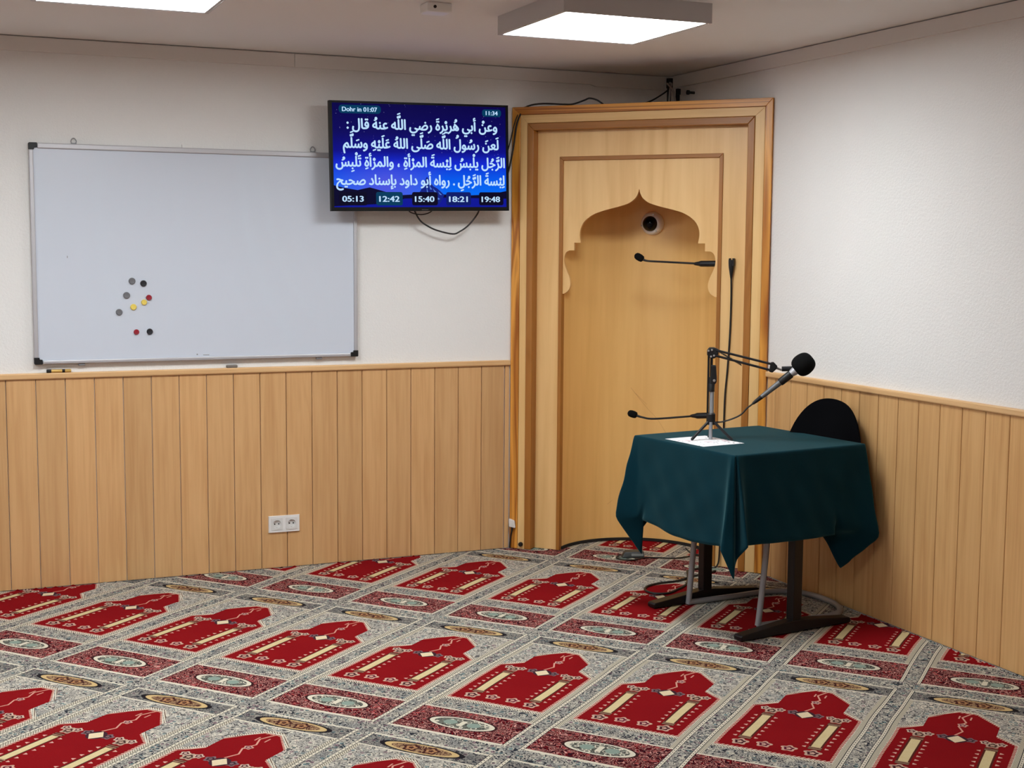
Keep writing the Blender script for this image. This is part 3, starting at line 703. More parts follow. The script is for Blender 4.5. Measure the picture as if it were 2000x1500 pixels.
# ---- lettering
FORMS = {'ا': 0xFE8D, 'أ': 0xFE83, 'إ': 0xFE87, 'ب': 0xFE8F, 'ة': 0xFE93, 'ت': 0xFE95, 'ج': 0xFE9D, 'ح': 0xFEA1, 'د': 0xFEA9, 'ر': 0xFEAD, 'س': 0xFEB1, 'ص': 0xFEB9, 'ض': 0xFEBD, 'ع': 0xFEC9, 'ق': 0xFED5, 'ل': 0xFEDD, 'م': 0xFEE1, 'ن': 0xFEE5, 'ه': 0xFEE9, 'و': 0xFEED, 'ى': 0xFEEF, 'ي': 0xFEF1}
RONLY = 'اأإةدروى'; MARKS = '\u064e\u064f\u0650\u0651\u0652'
GC = {}
def raw(s_, bold):
    """outline of a piece of lettering, filled by non-zero winding"""
    cu_ = bpy.data.curves.new('lettering', 'FONT'); cu_.body = s_
    ob = bpy.data.objects.new('lettering', cu_); sc.collection.objects.link(ob)
    cv = ob.to_curve(bpy.context.evaluated_depsgraph_get(), apply_modifiers=False)
    V = []; rings = []
    for sp in cv.splines:
        bp = sp.bezier_points; f = []
        for i in range(len(bp)):
            p, q = bp[i], bp[(i+1) % len(bp)]
            for w_ in interpolate_bezier(p.co, p.handle_right, q.handle_left, q.co, 6)[:-1]:
                f.append(len(V)); V.append(Vector((w_.x, w_.y)))
        rings.append(f)
    ob.to_curve_clear(); bpy.data.objects.remove(ob); bpy.data.curves.remove(cu_)
    v2, _, f2, *_ = delaunay_2d_cdt(V, [], rings, 0, 1e-6)
    A = np.array([[V[f[i]].x, V[f[i]].y, V[f[(i+1) % len(f)]].x, V[f[(i+1) % len(f)]].y] for f in rings for i in range(len(f))])
    out = []
    for f in f2:
        cx = sum(v2[i].x for i in f)/len(f); cy_ = sum(v2[i].y for i in f)/len(f)
        up = (A[:, 1] <= cy_) & (A[:, 3] > cy_); dn = (A[:, 1] > cy_) & (A[:, 3] <= cy_)
        lf = (A[:, 2]-A[:, 0])*(cy_-A[:, 1])-(cx-A[:, 0])*(A[:, 3]-A[:, 1])
        if int((up & (lf > 0)).sum())-int((dn & (lf < 0)).sum()) != 0: out.append(tuple(f))
    return [(q.x, q.y) for q in v2], out
AX = max(p[0] for p in raw('A', 0.0)[0])
def glyph(ch, bold):
    if ch not in GC:
        V, F = raw(ch, bold); adv = max(p[0] for p in raw(ch+'A', 0.0)[0])-AX; GC[ch] = (V, F, adv)
    return GC[ch]
def embolden(VF, dx, dz):
    V, F = VF; n = len(V); VV = []; FF = []
    for k, (a_, b_) in enumerate(((0, 0), (dx, 0), (-dx, 0), (0, dz), (0, -dz))):
        VV += [(p[0]+a_, p[1]+b_) for p in V]; FF += [tuple(i+k*n for i in f) for f in F]
    return VV, FF
def arabic(s_, bold=0.0):
    items = []
    for ch in s_:
        if ch in MARKS: items[-1][1].append(ch)
        else: items.append([ch, []])
    seq = []
    for i, (ch, mk_) in enumerate(items):
        if ch in FORMS:
            p = i > 0 and items[i-1][0] in FORMS and items[i-1][0] not in RONLY
            n = i+1 < len(items) and items[i+1][0] in FORMS and ch not in RONLY
            off = (3 if n else 1) if p else (2 if n else 0)
            seq.append((chr(FORMS[ch]+off), mk_))
        else: seq.append((ch, mk_))
    V = []; F = []; x_ = 0.0
    for ch, mk_ in seq[::-1]:
        if ch == ' ': x_ += 0.25; continue
        gv, gf, adv = glyph(ch, bold); k = len(V)
        V += [(a+x_, b_) for a, b_ in gv]; F += [tuple(i+k for i in f) for f in gf]
        xm = (min(a for a, _ in gv)+max(a for a, _ in gv))/2+x_; yt = max(b_ for _, b_ in gv)+0.07; yb = min(b_ for _, b_ in gv)-0.07
        for m_ in sorted(mk_, key=lambda q: 0 if q == '\u0651' else 1):
            mv, mf, _ = glyph(m_, bold*0.8); cx = (min(a for a, _ in mv)+max(a for a, _ in mv))/2
            lo = min(b_ for _, b_ in mv); hi = max(b_ for _, b_ in mv); k = len(V)
            dy = (yb-hi) if m_ == '\u0650' else (yt-lo)
            V += [(a-cx+xm, b_+dy) for a, b_ in mv]; F += [tuple(i+k for i in f) for f in mf]
            if m_ != '\u0650': yt += hi-lo+0.05
        x_ += adv
    return embolden((V, F), 0.034, 0.024)
def latin(s_, bold=0.0): return embolden(raw(s_, 0.0), 0.030, 0.016)
def place(VF, u0, u1, vb, em, name, m, y):
    """fit the lettering between u0 and u1 with its baseline on vb; em scales the height (television height units)"""
    V, F = VF; x0 = min(a for a, _ in V); x1 = max(a for a, _ in V); kx = (u1-u0)/(x1-x0)
    vs_ = []
    for a, b_ in V:
        X_, Z_ = tvp(u0+(a-x0)*kx, vb-b_*em); vs_.append((X_, y, Z_))
    return MB(MT).add(vs_, F).build(name, m, scr)
c_txt = emis('lit lettering', S(188, 222, 255), 1.0)
em = 0.0925/0.714
LINES = [("وعنْ أبي هُريْرةَ رضي اللَّه عنهُ قال :", 0.0902, 0.9361, 0.2500), ("لَعنَ رسُولُ اللَّه صَلَّى اللهُ عَلَيْهِ وسَلَّم", 0.068, 0.9435, 0.4230), ("الرَّجُل يلْبسُ لِبْسةَ المرْأةِ ، والمرْأةِ تَلْبِسُ", 0.0265, 0.9786, 0.5920), ("لِبْسةَ الرَّجُلِ . رواه أبو داود بإسناد صحيح", 0.0275, 0.9766, 0.7585)]
for s_, u0, u1, vb in LINES: place(arabic(s_), u0, u1, vb, em, 'text_line', c_txt, 0.0020)
for s_, u0, u1, vb, hh in (('Dohr in 01:07', 0.0676, 0.2581, 0.0945, 0.040), ('11:34', 0.8694, 0.9396, 0.0965, 0.038), ('05:13', 0.0582, 0.1748, 0.913, 0.052), ('12:42', 0.2588, 0.3725, 0.9137, 0.052), ('15:40', 0.4571, 0.5677, 0.9147, 0.052), ('18:21', 0.6505, 0.7593, 0.9157, 0.052), ('19:48', 0.839, 0.9478, 0.9167, 0.052)):
    V, F = latin(s_); top_ = max(b_ for _, b_ in V); place((V, F), u0, u1, vb, hh/top_, 'text_line', c_txt, 0.0020)
V, F = latin('ooooo'); place((V, F), 0.4945, 0.5327, 0.9905, 0.012, 'maker_mark', mat('pale print', (0.4, 0.4, 0.42), 0.5), -0.0003)

# cables around the television
def cable(name, label, pts, r=0.004, m=None, cat='cable', n=6):
    o = MB().tube(pts, r, 8, n).build(name, m or M_cable, smooth=True); return tag(o, label, cat)
cable('power_cable', 'long black cable looping down below the television', [(-1.445, -0.085, 1.76), (-1.434, -0.072, 1.715), (-1.40, -0.06, 1.664), (-1.36, -0.055, 1.637), (-1.308, -0.055, 1.615), (-1.228, -0.055, 1.599), (-1.19, -0.055, 1.612), (-1.148, -0.06, 1.642), (-1.11, -0.066, 1.688), (-1.10, -0.08, 1.72), (-1.105, -0.09, 1.77)])
cable('signal_cable', 'short thin black cable bow just under the television bottom edge', [(-1.475, -0.085, 1.745), (-1.462, -0.075, 1.708), (-1.431, -0.07, 1.694), (-1.387, -0.07, 1.691), (-1.345, -0.075, 1.708), (-1.33, -0.085, 1.75)], 0.0028)
cable('aerial_cable', 'black cable running from the television right edge up over the niche header', [(-1.05, -0.08, 1.86), (-0.965, -0.05, 1.875), (-0.930, -0.035, 1.90), (-0.900, -0.032, 2.02), (-0.880, -0.034, 2.15), (-0.850, -0.040, 2.215), (-0.825, -0.062, 2.236), (-0.774, -0.11, 2.243), (-0.70, -0.19, 2.236), (-0.664, -0.225, 2.236), (-0.625, -0.265, 2.252), (-0.605, -0.283, 2.261), (-0.58, -0.31, 2.252), (-0.556, -0.325, 2.234), (-0.54, -0.31, 2.228)], 0.0042)
cable('lead_cable', 'second thin black cable beside the first between television and niche frame', [(-1.04, -0.08, 1.93), (-0.965, -0.05, 1.945), (-0.935, -0.03, 1.99), (-0.905, -0.020, 2.08), (-0.885, -0.022, 2.16), (-0.858, -0.034, 2.218), (-0.83, -0.066, 2.2335)], 0.003)

# cable bundle in the corner above the niche
cl = root('cable_bundle', 'bundle of grey and black cables in the ceiling corner above the niche', 'cables', T(-0.08, -0.12, 2.23))
MB().box((-0.092, -0.150, 2.350), (-0.066, -0.130, 2.40)).box((-0.090, -0.146, 2.17), (-0.074, -0.134, 2.36)).build('duct', M_black, cl)
MB().tube([(-0.092, -0.158, 2.375), (-0.080, -0.160, 2.370), (-0.086, -0.160, 2.345), (-0.090, -0.160, 2.31), (-0.092, -0.158, 2.25), (-0.092, -0.15, 2.17)], 0.0055, 8, 5).build('grey_lead', M_cableg, cl, smooth=True)
MB().tube([(-0.100, -0.150, 2.372), (-0.092, -0.165, 2.358), (-0.076, -0.170, 2.335), (-0.066, -0.172, 2.30), (-0.060, -0.172, 2.25), (-0.060, -0.165, 2.17)], 0.0055, 8, 5).build('grey_lead', M_cableg, cl, smooth=True)
MB().tube([(-0.080, -0.135, 2.345), (-0.105, -0.115, 2.322), (-0.150, -0.08, 2.290), (-0.20, -0.05, 2.268), (-0.25, -0.03, 2.235), (-0.27, -0.03, 2.18)], 0.004, 8, 5).build('black_lead', M_cable, cl, smooth=True)
MB().box((-0.060, -0.19, 2.315), (-0.042, -0.17, 2.345)).box((-0.06, -0.185, 2.26), (-0.044, -0.17, 2.315)).build('junction', M_black, cl)
pgw = MB().lathe([(0.007, 0.0), (0.007, 0.03), (0.012, 0.032), (0.012, 0.042), (0, 0.042)], (WT, -0.234, 2.323), (-1, 0, 0.0), 12).build('wall_peg', M_black, smooth=True)
tag(pgw, 'black peg in the right wall beside the corner cable bundle', 'peg')

# ---------------------------------------------------------------- table with cloth
MTb = Matrix.Translation((-0.472, -1.542, 0)) @ Matrix.Rotation(math.radians(7.44), 4, 'Z')
ZT = 0.737
tb = root('table', 'square table on two dark metal T legs under a green cloth', 'table', MTb)
HX, HY = 0.332, 0.316
MB(MTb).box((-HX, -HY, ZT-0.028), (HX, HY, ZT)).build('tabletop', wood('table laminate', S(120, 84, 50), S(150, 110, 70), 'x'), tb, bevel=0.004)
def tfoot(ly):
    MB(MTb).box((-0.024, ly-0.020, 0.03), (0.024, ly+0.020, ZT-0.06)).build('column', M_dark, tb, bevel=0.004)
    prof_ = [(-0.290, 0.004), (0.290, 0.004), (0.292, 0.020), (0.285, 0.026), (0.03, 0.052), (-0.03, 0.052), (-0.285, 0.026), (-0.292, 0.020)]
    MB(MTb).prism(prof_, (ly-0.024, ly+0.024), lambda a, z_, t: (a, t, z_)).build('foot', M_dark, tb, bevel=0.003)
    MB(MTb).box((-0.27, ly-0.018, ZT-0.06), (0.27, ly+0.018, ZT-0.0285)).build('bearer', M_dark, tb)
tfoot(0.262); tfoot(-0.308)
MB(MTb).box((-0.018, -0.288, 0.60), (0.018, 0.242, 0.64)).build('crossbar', M_dark, tb)

def drape():
    """cloth laid over the table: flat top, skirt lofted through the folds (top edge, crease, hem) going round the table"""
    zt = 0.7435; LX, LY = 0.346, 0.330
    def col(tx, ty, hem, mid=None):
        top_ = np.array((tx, ty, zt)); hem = np.array(hem)
        if mid is None: mid = top_*0.30+hem*0.70
        return top_, np.array(mid), hem
    C_ = [
        # corner by the niche: stiff ear with its tip tucked under
        col(-LX, LY-0.004, (-0.336, 0.268, 0.230), (-0.440, 0.343, 0.398)),
        col(-LX, LY-0.035, (-0.338, 0.256, 0.388), (-0.372, 0.264, 0.404)),
        col(-LX, 0.230, (-0.366, 0.215, 0.398)), col(-LX, 0.10, (-0.372, 0.10, 0.388)), col(-LX, 0.0, (-0.376, 0.0, 0.373)), col(-LX, -0.12, (-0.374, -0.12, 0.372)), col(-LX, -0.22, (-0.372, -0.22, 0.378)),
        col(-LX, -0.290, (-0.366, -0.292, 0.385), (-0.358, -0.292, 0.49)),
        # corner towards the viewer: narrow box pleat
        col(-LX-0.002, LY*-1+0.012, (-0.418, -0.343, 0.388), (-0.394, -0.338, 0.50)),
        col(-LX, -LY-0.001, (-0.384, -0.388, 0.268), (-0.366, -0.360, 0.45)),
        col(-LX+0.004, -LY+0.001, (-0.356, -0.358, 0.325), (-0.330, -0.322, 0.52)),
        col(-LX+0.008, -LY+0.001, (-0.338, -0.350, 0.345), (-0.322, -0.318, 0.52)),
        col(-LX+0.012, -LY-0.002, (-0.343, -0.420, 0.404), (-0.340, -0.394, 0.51)),
        col(-LX+0.050, -LY, (-0.296, -0.352, 0.392), (-0.298, -0.344, 0.49)),
        col(-0.20, -LY, (-0.20, -0.358, 0.391)), col(-0.05, -LY, (-0.05, -0.362, 0.388)), col(0.08, -LY, (0.08, -0.360, 0.388)), col(0.17, -LY, (0.165, -0.358, 0.390)),
        col(0.23, -LY, (0.182, -0.250, 0.378), (0.215, -0.360, 0.402)),
        col(0.29, -LY, (0.215, -0.262, 0.33), (0.29, -0.376, 0.400)),
        # corner by the panelled wall
        col(LX, -LY+0.004, (0.253, -0.305, 0.222), (0.366, -0.412, 0.362)),
        col(LX, -LY+0.04, (0.325, -0.275, 0.33), (0.374, -0.300, 0.43)),
        col(LX, -0.18, (0.366, -0.18, 0.39)), col(LX, 0.0, (0.370, 0.0, 0.388)), col(LX, 0.22, (0.368, 0.22, 0.39)),
        col(LX, LY-0.03, (0.380, 0.320, 0.36)), col(LX-0.003, LY-0.003, (0.420, 0.405, 0.27)), col(LX-0.03, LY, (0.330, 0.362, 0.36)),
        col(0.20, LY, (0.20, 0.356, 0.39)), col(0.0, LY, (0.0, 0.360, 0.388)), col(-0.20, LY, (-0.20, 0.356, 0.392)),
        col(-LX+0.04, LY, (-0.318, 0.318, 0.33), (-0.325, 0.352, 0.43)),
    ]
    n = len(C_); cols = []
    for i in range(n):
        p, q = C_[i], C_[(i+1) % n]
        ln = max(np.linalg.norm(q[k]-p[k]) for k in range(3)); m_ = max(2, int(ln/0.011))
        for j in range(m_):
            t = j/m_; cols.append([p[k]*(1-t)+q[k]*t for k in range(3)])
    NR, NM = 30, 20
    Gd = np.zeros((NR+1, len(cols), 3))
    for j, (a_, m_, h_) in enumerate(cols):
        for r in range(NR+1):
            if r <= NM: t = r/NM; Gd[r, j] = a_*(1-t)+m_*t
            else: t = (r-NM)/(NR-NM); Gd[r, j] = m_*(1-t)+h_*t
    for it in range(3):
        sm = Gd*0.5+0.25*(np.roll(Gd, 1, 1)+np.roll(Gd, -1, 1)); sm[1:-1] = sm[1:-1]*0.7+0.15*(sm[2:]+sm[:-2])
        wgt = np.clip(np.arange(NR+1)/5.0, 0, 1)[:, None, None]; Gd = Gd*(1-wgt)+sm*wgt
    # gentle wrinkles
    cen = Gd[:, :, :2]/np.maximum(np.linalg.norm(Gd[:, :, :2], axis=2, keepdims=True), 1e-6)
    x, y, z = Gd[..., 0], Gd[..., 1], Gd[..., 2]
    wr = 0.0022*np.sin(x*26+y*31+z*17)*np.sin(z*19-x*9+1.3)+0.0014*np.sin(x*58-y*47+z*33)
    wr *= np.clip((zt-z)/0.12, 0, 1)
    Gd[:, :, :2] += cen*wr[..., None]
    hemw = np.clip((np.arange(NR+1)-(NR-3))/1.0, 0, 1)[:, None, None]; Gd[:, :, :2] += cen*hemw*0.0022
    # rings on the top, then the skirt
    ring = Gd[0].copy(); M_ = len(cols)
    rings = []
    for sc_ in (0.90, 0.955, 0.982): q = ring.copy(); q[:, :2] *= sc_; rings.append(q)
    q = ring.copy(); q[:, :2] *= 0.994; q[:, 2] -= 0.0008; rings.append(q)
    Gd[0, :, 2] -= 0.0045
    return np.concatenate([np.array(rings), Gd]), M_
Pm, M_ = drape(); NRR = Pm.shape[0]
b = MB(MTb)
b.add([tuple(p) for p in Pm.reshape(-1, 3)], [tuple(range(M_))]+[(r*M_+j, (r+1)*M_+j, (r+1)*M_+(j+1) % M_, r*M_+(j+1) % M_) for r in range(NRR-1) for j in range(M_)])
m_cl = mat('green velour cloth', S(14, 70, 76), 0.85, spec=0.06, sheen=0.15); g = G(m_cl); P = g.obj()
m_cl.node_tree.nodes['Principled BSDF'].inputs['Sheen Tint'].default_value = (0.35, 0.8, 0.85, 1)
g.col(g.mix(g.noise(P, 9, 3), S(1, 33, 43), S(3, 42, 53))); g.bump(g.noise(P, 700, 2), 0.25, 0.001)
cl_o = b.build('tablecloth', m_cl, smooth=True)
for p in cl_o.data.polygons: p.use_smooth = True
if 'sharp_edge' in cl_o.data.attributes: cl_o.data.attributes.remove(cl_o.data.attributes['sharp_edge'])
md = cl_o.modifiers.new('thickness', 'SOLIDIFY'); md.thickness = 0.0016; md.offset = 1
tag(cl_o, 'dark green cloth draped over the small table with corners hanging down', 'tablecloth')

ZC2 = 0.7452
mp_ = mat('printed paper', (0.80, 0.81, 0.83), 0.6); g = G(mp_); P = g.obj(); x, y, z = g.xyz(P)
pv = g.vor(g.comb(g.m('MULTIPLY', x, 60.0), g.m('MULTIPLY', y, 46.0), 0.0), 1.0)
pc = g.noise(P, 14, 2)
g.col(g.mix(g.m('MULTIPLY', g.m('LESS_THAN', pv, 0.26), g.m('GREATER_THAN', pc, 0.50)), g.mix(g.m('GREATER_THAN', g.noise(P, 16, 1), 0.62), (0.80, 0.81, 0.83), S(222, 206, 212)), S(120, 112, 120)))
MP = Matrix.Translation((-0.6745, -1.529, ZC2)) @ Matrix.Rotation(math.radians(7.0), 4, 'Z')
pa = MB(MP).box((-0.105, -0.128, 0), (0.105, 0.128, 0.0008)).build('paper_sheet', mp_)
tag(pa, 'white printed sheet of paper lying under the microphone stand', 'paper')

# ---------------------------------------------------------------- desk microphone stand
SX, SY = -0.6247, -1.4966
hv = Vector((0.5237, 0.8519, 0)); rv = Vector((0.8519, -0.5237, 0))      # along the view, to its right
MS = Matrix(((rv.x, hv.x, 0, SX), (rv.y, hv.y, 0, SY), (0, 0, 1, ZC2+0.001), (0, 0, 0, 1)))
st = root('microphone_stand', 'black desk tripod stand with folding boom arm on the green table', 'microphone stand', MS)
zc = 0.105
MB(MS).lathe([(0.0, 0.062), (0.016, 0.062), (0.0175, 0.066), (0.0175, 0.106), (0.014, 0.110), (0.0, 0.110)], (0, 0, 0), (0, 0, 1), 18).build('hub', M_black, st, smooth=True)
for (fx, fy) in ((-0.079, -0.052), (0.090, -0.030), (0.0, 0.080)):
    d_ = Vector((fx, fy, 0)).normalized()
    MB(MS).tube([(d_.x*0.012, d_.y*0.012, 0.075), (fx*0.5+d_.x*0.004, fy*0.5, 0.040), (fx*0.95, fy*0.95, 0.006), (fx, fy, 0.0042)], [0.0058, 0.0062, 0.0062, 0.0042], 10).build('leg', M_black, st, smooth=True)
MB(MS).lathe([(0.0075, 0.0), (0.0075, 0.07)], (0.0, -0.012, 0.004), (0, 0, 1), 12).build('centre_post', M_grey, st, smooth=True)
MB(MS).lathe([(0.0085, 0.105), (0.0085, 0.205), (0.0, 0.205)], (0.002, 0, 0), (0, 0, 1), 14).build('pole', M_greyl, st, smooth=True)
MB(MS).box((-0.019, 0.002, 0.07), (-0.010, 0.012, 0.372)).build('boom_rod', M_blackm, st)
MB(MS).box((-0.0085, 0.006, 0.10), (0.003, 0.014, 0.372)).build('boom_rod', M_blackm, st)
MB(MS).lathe([(0.0, 0.200), (0.0125, 0.200), (0.0125, 0.232), (0.010, 0.236), (0.010, 0.26), (0.0, 0.26)], (0.0, 0.002, 0), (0, 0, 1), 14).build('clamp_collar', M_black, st, smooth=True)
MB(MS).prism([(-0.006, 0.232), (0.012, 0.230), (0.020, 0.240), (0.0205, 0.255), (0.016, 0.310), (-0.004, 0.310)], (-0.010, 0.014), lambda a, z_, t: (a, t, z_)).build('spring_clip', M_black, st, bevel=0.003)
MB(MS).lathe([(0.0055, 0), (0.0055, 0.006), (0, 0.007)], (0.010, -0.010, 0.247), (0, -1, 0), 12).build('clamp_screw', M_steel, st, smooth=True)
MB(MS).prism([(-0.022, 0.352), (-0.022, 0.372), (-0.014, 0.384), (0.006, 0.384), (0.026, 0.376), (0.024, 0.356), (0.010, 0.338), (-0.006, 0.338)], (-0.010, 0.014), lambda a, z_, t: (a, t, z_)).build('elbow_joint', M_black, st, bevel=0.004)
for (jx, jz) in ((-0.016, 0.370), (-0.002, 0.374), (-0.005, 0.346), (0.007, 0.350)): MB(MS).lathe([(0.0042, 0), (0.0042, 0.004), (0, 0.005)], (jx, -0.0095, jz), (0, -1, 0), 10).build('joint_bolt', M_steel, st, smooth=True)
for y_ in (-0.008, 0.010):
    MB(MS).tube([(0.016, y_, 0.372), (0.240, y_, 0.3195)], 0.0042, 8).build('arm_rod', M_blackm, st, smooth=True)
    MB(MS).tube([(0.012, y_, 0.350), (0.236, y_, 0.2945)], 0.0042, 8).build('arm_rod', M_blackm, st, smooth=True)
    MB(MS).tube([(0.020+0.1*q, y_+0.0035*math.cos(q*150), 0.371-0.058*q+0.0035*math.sin(q*150)) for q in [i/240 for i in range(241)]], 0.0011, 5).build('spring', M_blackm, st, smooth=True)
MB(MS).prism([(0.232, 0.288), (0.246, 0.284), (0.262, 0.300), (0.266, 0.312), (0.250, 0.328), (0.238, 0.326)], (-0.012, 0.014), lambda a, z_, t: (a, t, z_)).build('end_joint', M_black, st, bevel=0.003)
MB(MS).tube([(0.258, 0, 0.306), (0.272, 0, 0.300), (0.284, 0, 0.296)], [0.006, 0.0045, 0.0045], 8).build('swivel', M_steel, st, smooth=True)
# clip holding the microphone
MB(MS).tube([(0.284, 0.0, 0.300), (0.330, 0.0, 0.302)], [0.0105, 0.0105], 12).build('mic_clip', M_black, st, smooth=True)

mc = root('handheld_microphone', 'grey stick microphone with big black foam ball on the boom arm', 'microphone', MS @ T(0.30, -0.018, 0.25))
a_ = Vector((0.204, -0.016, 0.184)); e_ = Vector((0.337, -0.016, 0.295)); ax_ = (e_-a_).normalized(); Lm = (e_-a_).length
MB(MS).lathe([(0.0055, -0.045), (0.0075, -0.03), (0.009, -0.004), (0.0098, 0.0), (0.0, 0.0)], a_, ax_, 16).build('plug', M_black, mc, smooth=True)
MB(MS).lathe([(0.0, 0.0), (0.0092, 0.0), (0.0096, 0.010), (0.0118, Lm*0.45), (0.0128, Lm*0.62)], a_, ax_, 18).build('handle', mat('grey microphone body', (0.16, 0.165, 0.17), 0.35, 0.5), mc, smooth=True)
MB(MS).lathe([(0.0150, Lm*0.55), (0.0160, Lm*0.57), (0.0165, Lm*0.86), (0.0150, Lm*0.88)], a_, ax_, 18).build('holder', M_black, mc, smooth=True)
MB(MS).lathe([(0.0130, Lm*0.86), (0.0155, Lm*0.93), (0.0185, Lm*1.02), (0.0185, Lm*1.06)], a_, ax_, 18).build('head_ring', M_alu, mc, smooth=True)
fm = [(0.016, 0.0), (0.030, 0.004), (0.040, 0.014), (0.0455, 0.030), (0.0455, 0.048), (0.041, 0.066), (0.031, 0.080), (0.016, 0.087), (0.0, 0.088)]
MB(MS).lathe(spline([(r*0.99, h) for r, h in fm], 4), a_+ax_*(Lm*1.0), ax_, 28).build('foam_ball', M_foam, mc, smooth=True)
mw = lambda p: tuple(MS @ Vector(p))
tail = a_-ax_*0.045
cable('microphone_cable', 'black cable sagging from the stick microphone down to the stand foot', [mw(tail+ax_*0.006), mw(tail-ax_*0.012), mw(tail-ax_*0.03), mw((0.122, -0.012, 0.108)), mw((0.085, -0.006, 0.088)), mw((0.045, 0.004, 0.074)), mw((0.012, 0.020, 0.068)), mw((-0.004, 0.026, 0.050)), mw((-0.006, 0.030, 0.020)), mw((-0.010, 0.040, 0.0045))], 0.0034)

# ---------------------------------------------------------------- chair
ch = root('chair', 'black shell chair with grey tube frame pushed under the green table', 'chair', T(-0.33, -1.54, 0))
fr = MB(); rt = 0.0125
pts = [(-0.585, -1.345, 0.415), (-0.5945, -1.335, 0.30), (-0.6165, -1.335, 0.030)]
arcp = [(-0.6175, -1.335, 0.0145), (-0.600, -1.3345, 0.0135), (-0.50, -1.328, 0.0135), (-0.36, -1.318, 0.0135), (-0.23, -1.305, 0.0135), (-0.14, -1.318, 0.0135), (-0.075, -1.362, 0.0135), (-0.042, -1.44, 0.0135), (-0.036, -1.53, 0.0135), (-0.050, -1.62, 0.0135), (-0.095, -1.70, 0.0135), (-0.17, -1.742, 0.0135), (-0.28, -1.752, 0.0135), (-0.43, -1.758, 0.0135), (-0.528, -1.762, 0.0135), (-0.5455, -1.762, 0.0145)]
up = [(-0.543, -1.762, 0.03), (-0.5265, -1.762, 0.185), (-0.508, -1.760, 0.375), (-0.505, -1.75, 0.415)]
fr.tube(pts+arcp+up, rt, 12, 3); fr.build('tube_frame', M_grey, ch, smooth=True)
for p, q in (((-0.585, -1.345, 0.415), (-0.20, -1.37, 0.425)), ((-0.505, -1.75, 0.415), (-0.15, -1.74, 0.425))): MB().tube([p, q], rt, 10).build('seat_bearer', M_grey, ch, smooth=True)
M_seat = mat('black upholstery', (0.003, 0.003, 0.004), 0.9, spec=0.06)
def shell_seat():
    b = MB(); n, m_ = 18, 14; vs_ = []
    for k in range(2):
        for i in range(n+1):
            for j in range(m_+1):
                u_, v_ = i/n*2-1, j/m_*2-1
                # squircle outline
                x_ = u_*math.sqrt(max(0, 1-0.38*v_*v_)); y_ = v_*math.sqrt(max(0, 1-0.38*u_*u_))
                z_ = 0.445+0.02*(u_*u_+v_*v_)*0.5 if k == 0 else 0.428
                vs_.append((-0.345+x_*0.215, -1.555+y_*0.215, z_))
    fs_ = []; o_ = (n+1)*(m_+1)
    q = lambda i, j: i*(m_+1)+j
    for i in range(n):
        for j in range(m_):
            fs_.append((q(i, j), q(i+1, j), q(i+1, j+1), q(i, j+1))); fs_.append((o_+q(i, j), o_+q(i, j+1), o_+q(i+1, j+1), o_+q(i+1, j)))
    for i in range(n):
        fs_.append((q(i, 0), o_+q(i, 0), o_+q(i+1, 0), q(i+1, 0))); fs_.append((q(i, m_), q(i+1, m_), o_+q(i+1, m_), o_+q(i, m_)))
    for j in range(m_):
        fs_.append((q(0, j), q(0, j+1), o_+q(0, j+1), o_+q(0, j))); fs_.append((q(n, j), o_+q(n, j), o_+q(n, j+1), q(n, j+1)))
    return b.add(vs_, fs_)
shell_seat().build('seat', M_seat, ch, smooth=True)
def shell_back():
    b = MB(); n, m_ = 32, 16; vs_ = []; R_ = 0.363; cx, cy_ = -0.442, -1.684
    for k in range(2):
        for i in range(n+1):
            th = math.radians(16.6-34.5+69*i/n)
            e = abs(2*i/n-1); r = R_ if k == 0 else R_+0.005+0.021*math.sqrt(max(0, 1-e**4))
            zt = 0.52+0.385*math.sqrt(max(0.0, 1-e**2.3)); zb = 0.44
            for j in range(m_+1):
                t = j/m_; z_ = zb+(zt-zb)*t
                rr = r+0.02*(t-0.4)-(0.010*t*t if k else -0.004*t*t)
                vs_.append((cx+rr*math.cos(th), cy_+rr*math.sin(th), z_+(0.0 if not k else -0.004*t)))
    fs_ = []; o_ = (n+1)*(m_+1); q = lambda i, j: i*(m_+1)+j
    for i in range(n):
        for j in range(m_):
            fs_.append((q(i, j), q(i, j+1), q(i+1, j+1), q(i+1, j))); fs_.append((o_+q(i, j), o_+q(i+1, j), o_+q(i+1, j+1), o_+q(i, j+1)))
        fs_.append((q(i, m_), o_+q(i, m_), o_+q(i+1, m_), q(i+1, m_))); fs_.append((q(i, 0), q(i+1, 0), o_+q(i+1, 0), o_+q(i, 0)))
    for j in range(m_):
        fs_.append((q(0, j), o_+q(0, j), o_+q(0, j+1), q(0, j+1))); fs_.append((q(n, j), q(n, j+1), o_+q(n, j+1), o_+q(n, j)))
    return b.add(vs_, fs_)
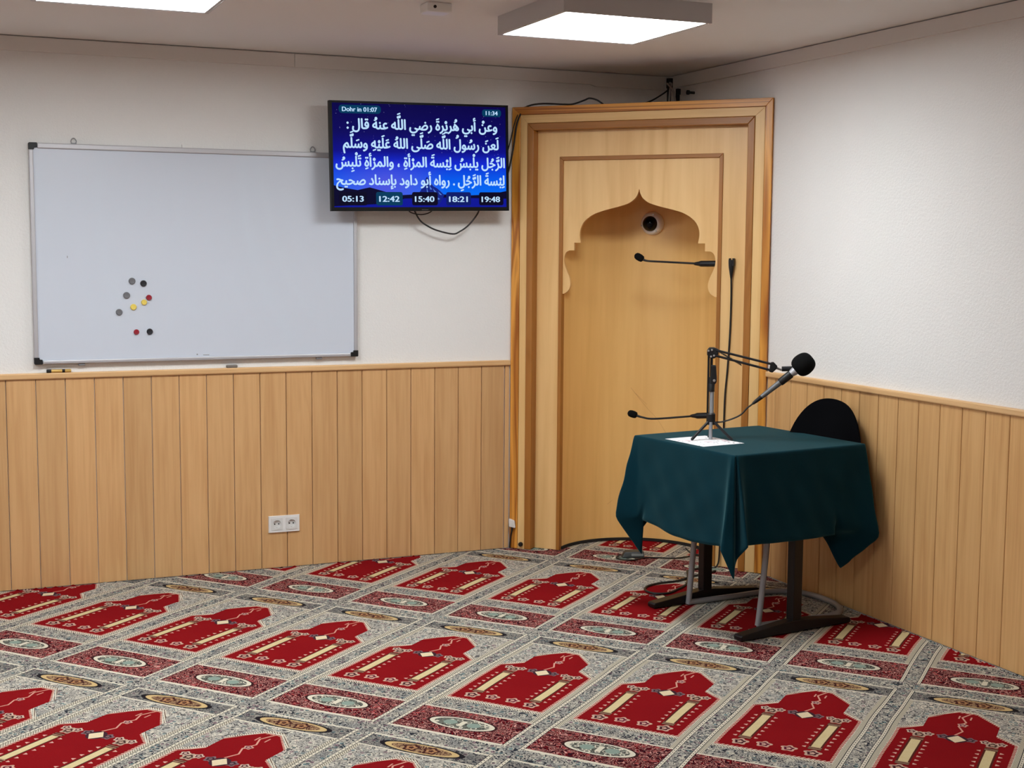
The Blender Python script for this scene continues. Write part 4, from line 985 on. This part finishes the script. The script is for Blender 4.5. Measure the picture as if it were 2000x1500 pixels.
shell_back().build('backrest', M_seat, ch, smooth=True)

# ---------------------------------------------------------------- things on the carpet by the niche
ad = root('power_adapter', 'black power adapter lying on the carpet before the niche', 'adapter', T(-0.40, -0.42, 0))
MA = Matrix.Translation((-0.400, -0.425, 0.0)) @ Matrix.Rotation(math.radians(-22), 4, 'Z')
MB(MA).add([(-0.06, -0.030, 0.001), (0.055, -0.030, 0.001), (0.055, 0.035, 0.001), (-0.06, 0.035, 0.001), (-0.045, -0.020, 0.030), (0.05, -0.026, 0.034), (0.05, 0.030, 0.036), (-0.04, 0.030, 0.032)],
            [(0, 3, 2, 1), (4, 5, 6, 7), (0, 1, 5, 4), (1, 2, 6, 5), (2, 3, 7, 6), (3, 0, 4, 7)]).build('body', mat('dusty black plastic', (0.03, 0.032, 0.03), 0.5), ad, bevel=0.005)
MB(MA).box((-0.012, -0.0285, 0.012), (0.048, -0.0262, 0.024)).build('rating_label', mat('grey label', (0.22, 0.23, 0.22), 0.6), ad)
cable('adapter_cable', 'thin black lead curling from the adapter along the carpet behind the table', [(-0.46, -0.40, 0.012), (-0.495, -0.425, 0.006), (-0.485, -0.475, 0.005), (-0.435, -0.500, 0.005), (-0.367, -0.475, 0.005), (-0.30, -0.50, 0.005), (-0.223, -0.542, 0.005), (-0.13, -0.53, 0.005), (-0.075, -0.53, 0.005), (-0.11, -0.50, 0.012), (-0.12, -0.46, 0.03)], 0.0036)
cable('floor_cable', 'thick black cable lying in a loop on the carpet beside the grey chair tube', [(-0.185, -0.85, 0.006), (-0.26, -0.885, 0.006), (-0.33, -0.90, 0.006), (-0.45, -0.955, 0.006), (-0.560, -0.965, 0.006), (-0.640, -1.000, 0.006), (-0.678, -1.060, 0.006), (-0.668, -1.120, 0.006), (-0.610, -1.140, 0.006), (-0.535, -1.095, 0.006), (-0.457, -1.035, 0.006), (-0.395, -0.950, 0.010), (-0.345, -0.86, 0.018), (-0.30, -0.80, 0.006), (-0.18, -0.76, 0.006)], 0.0050)
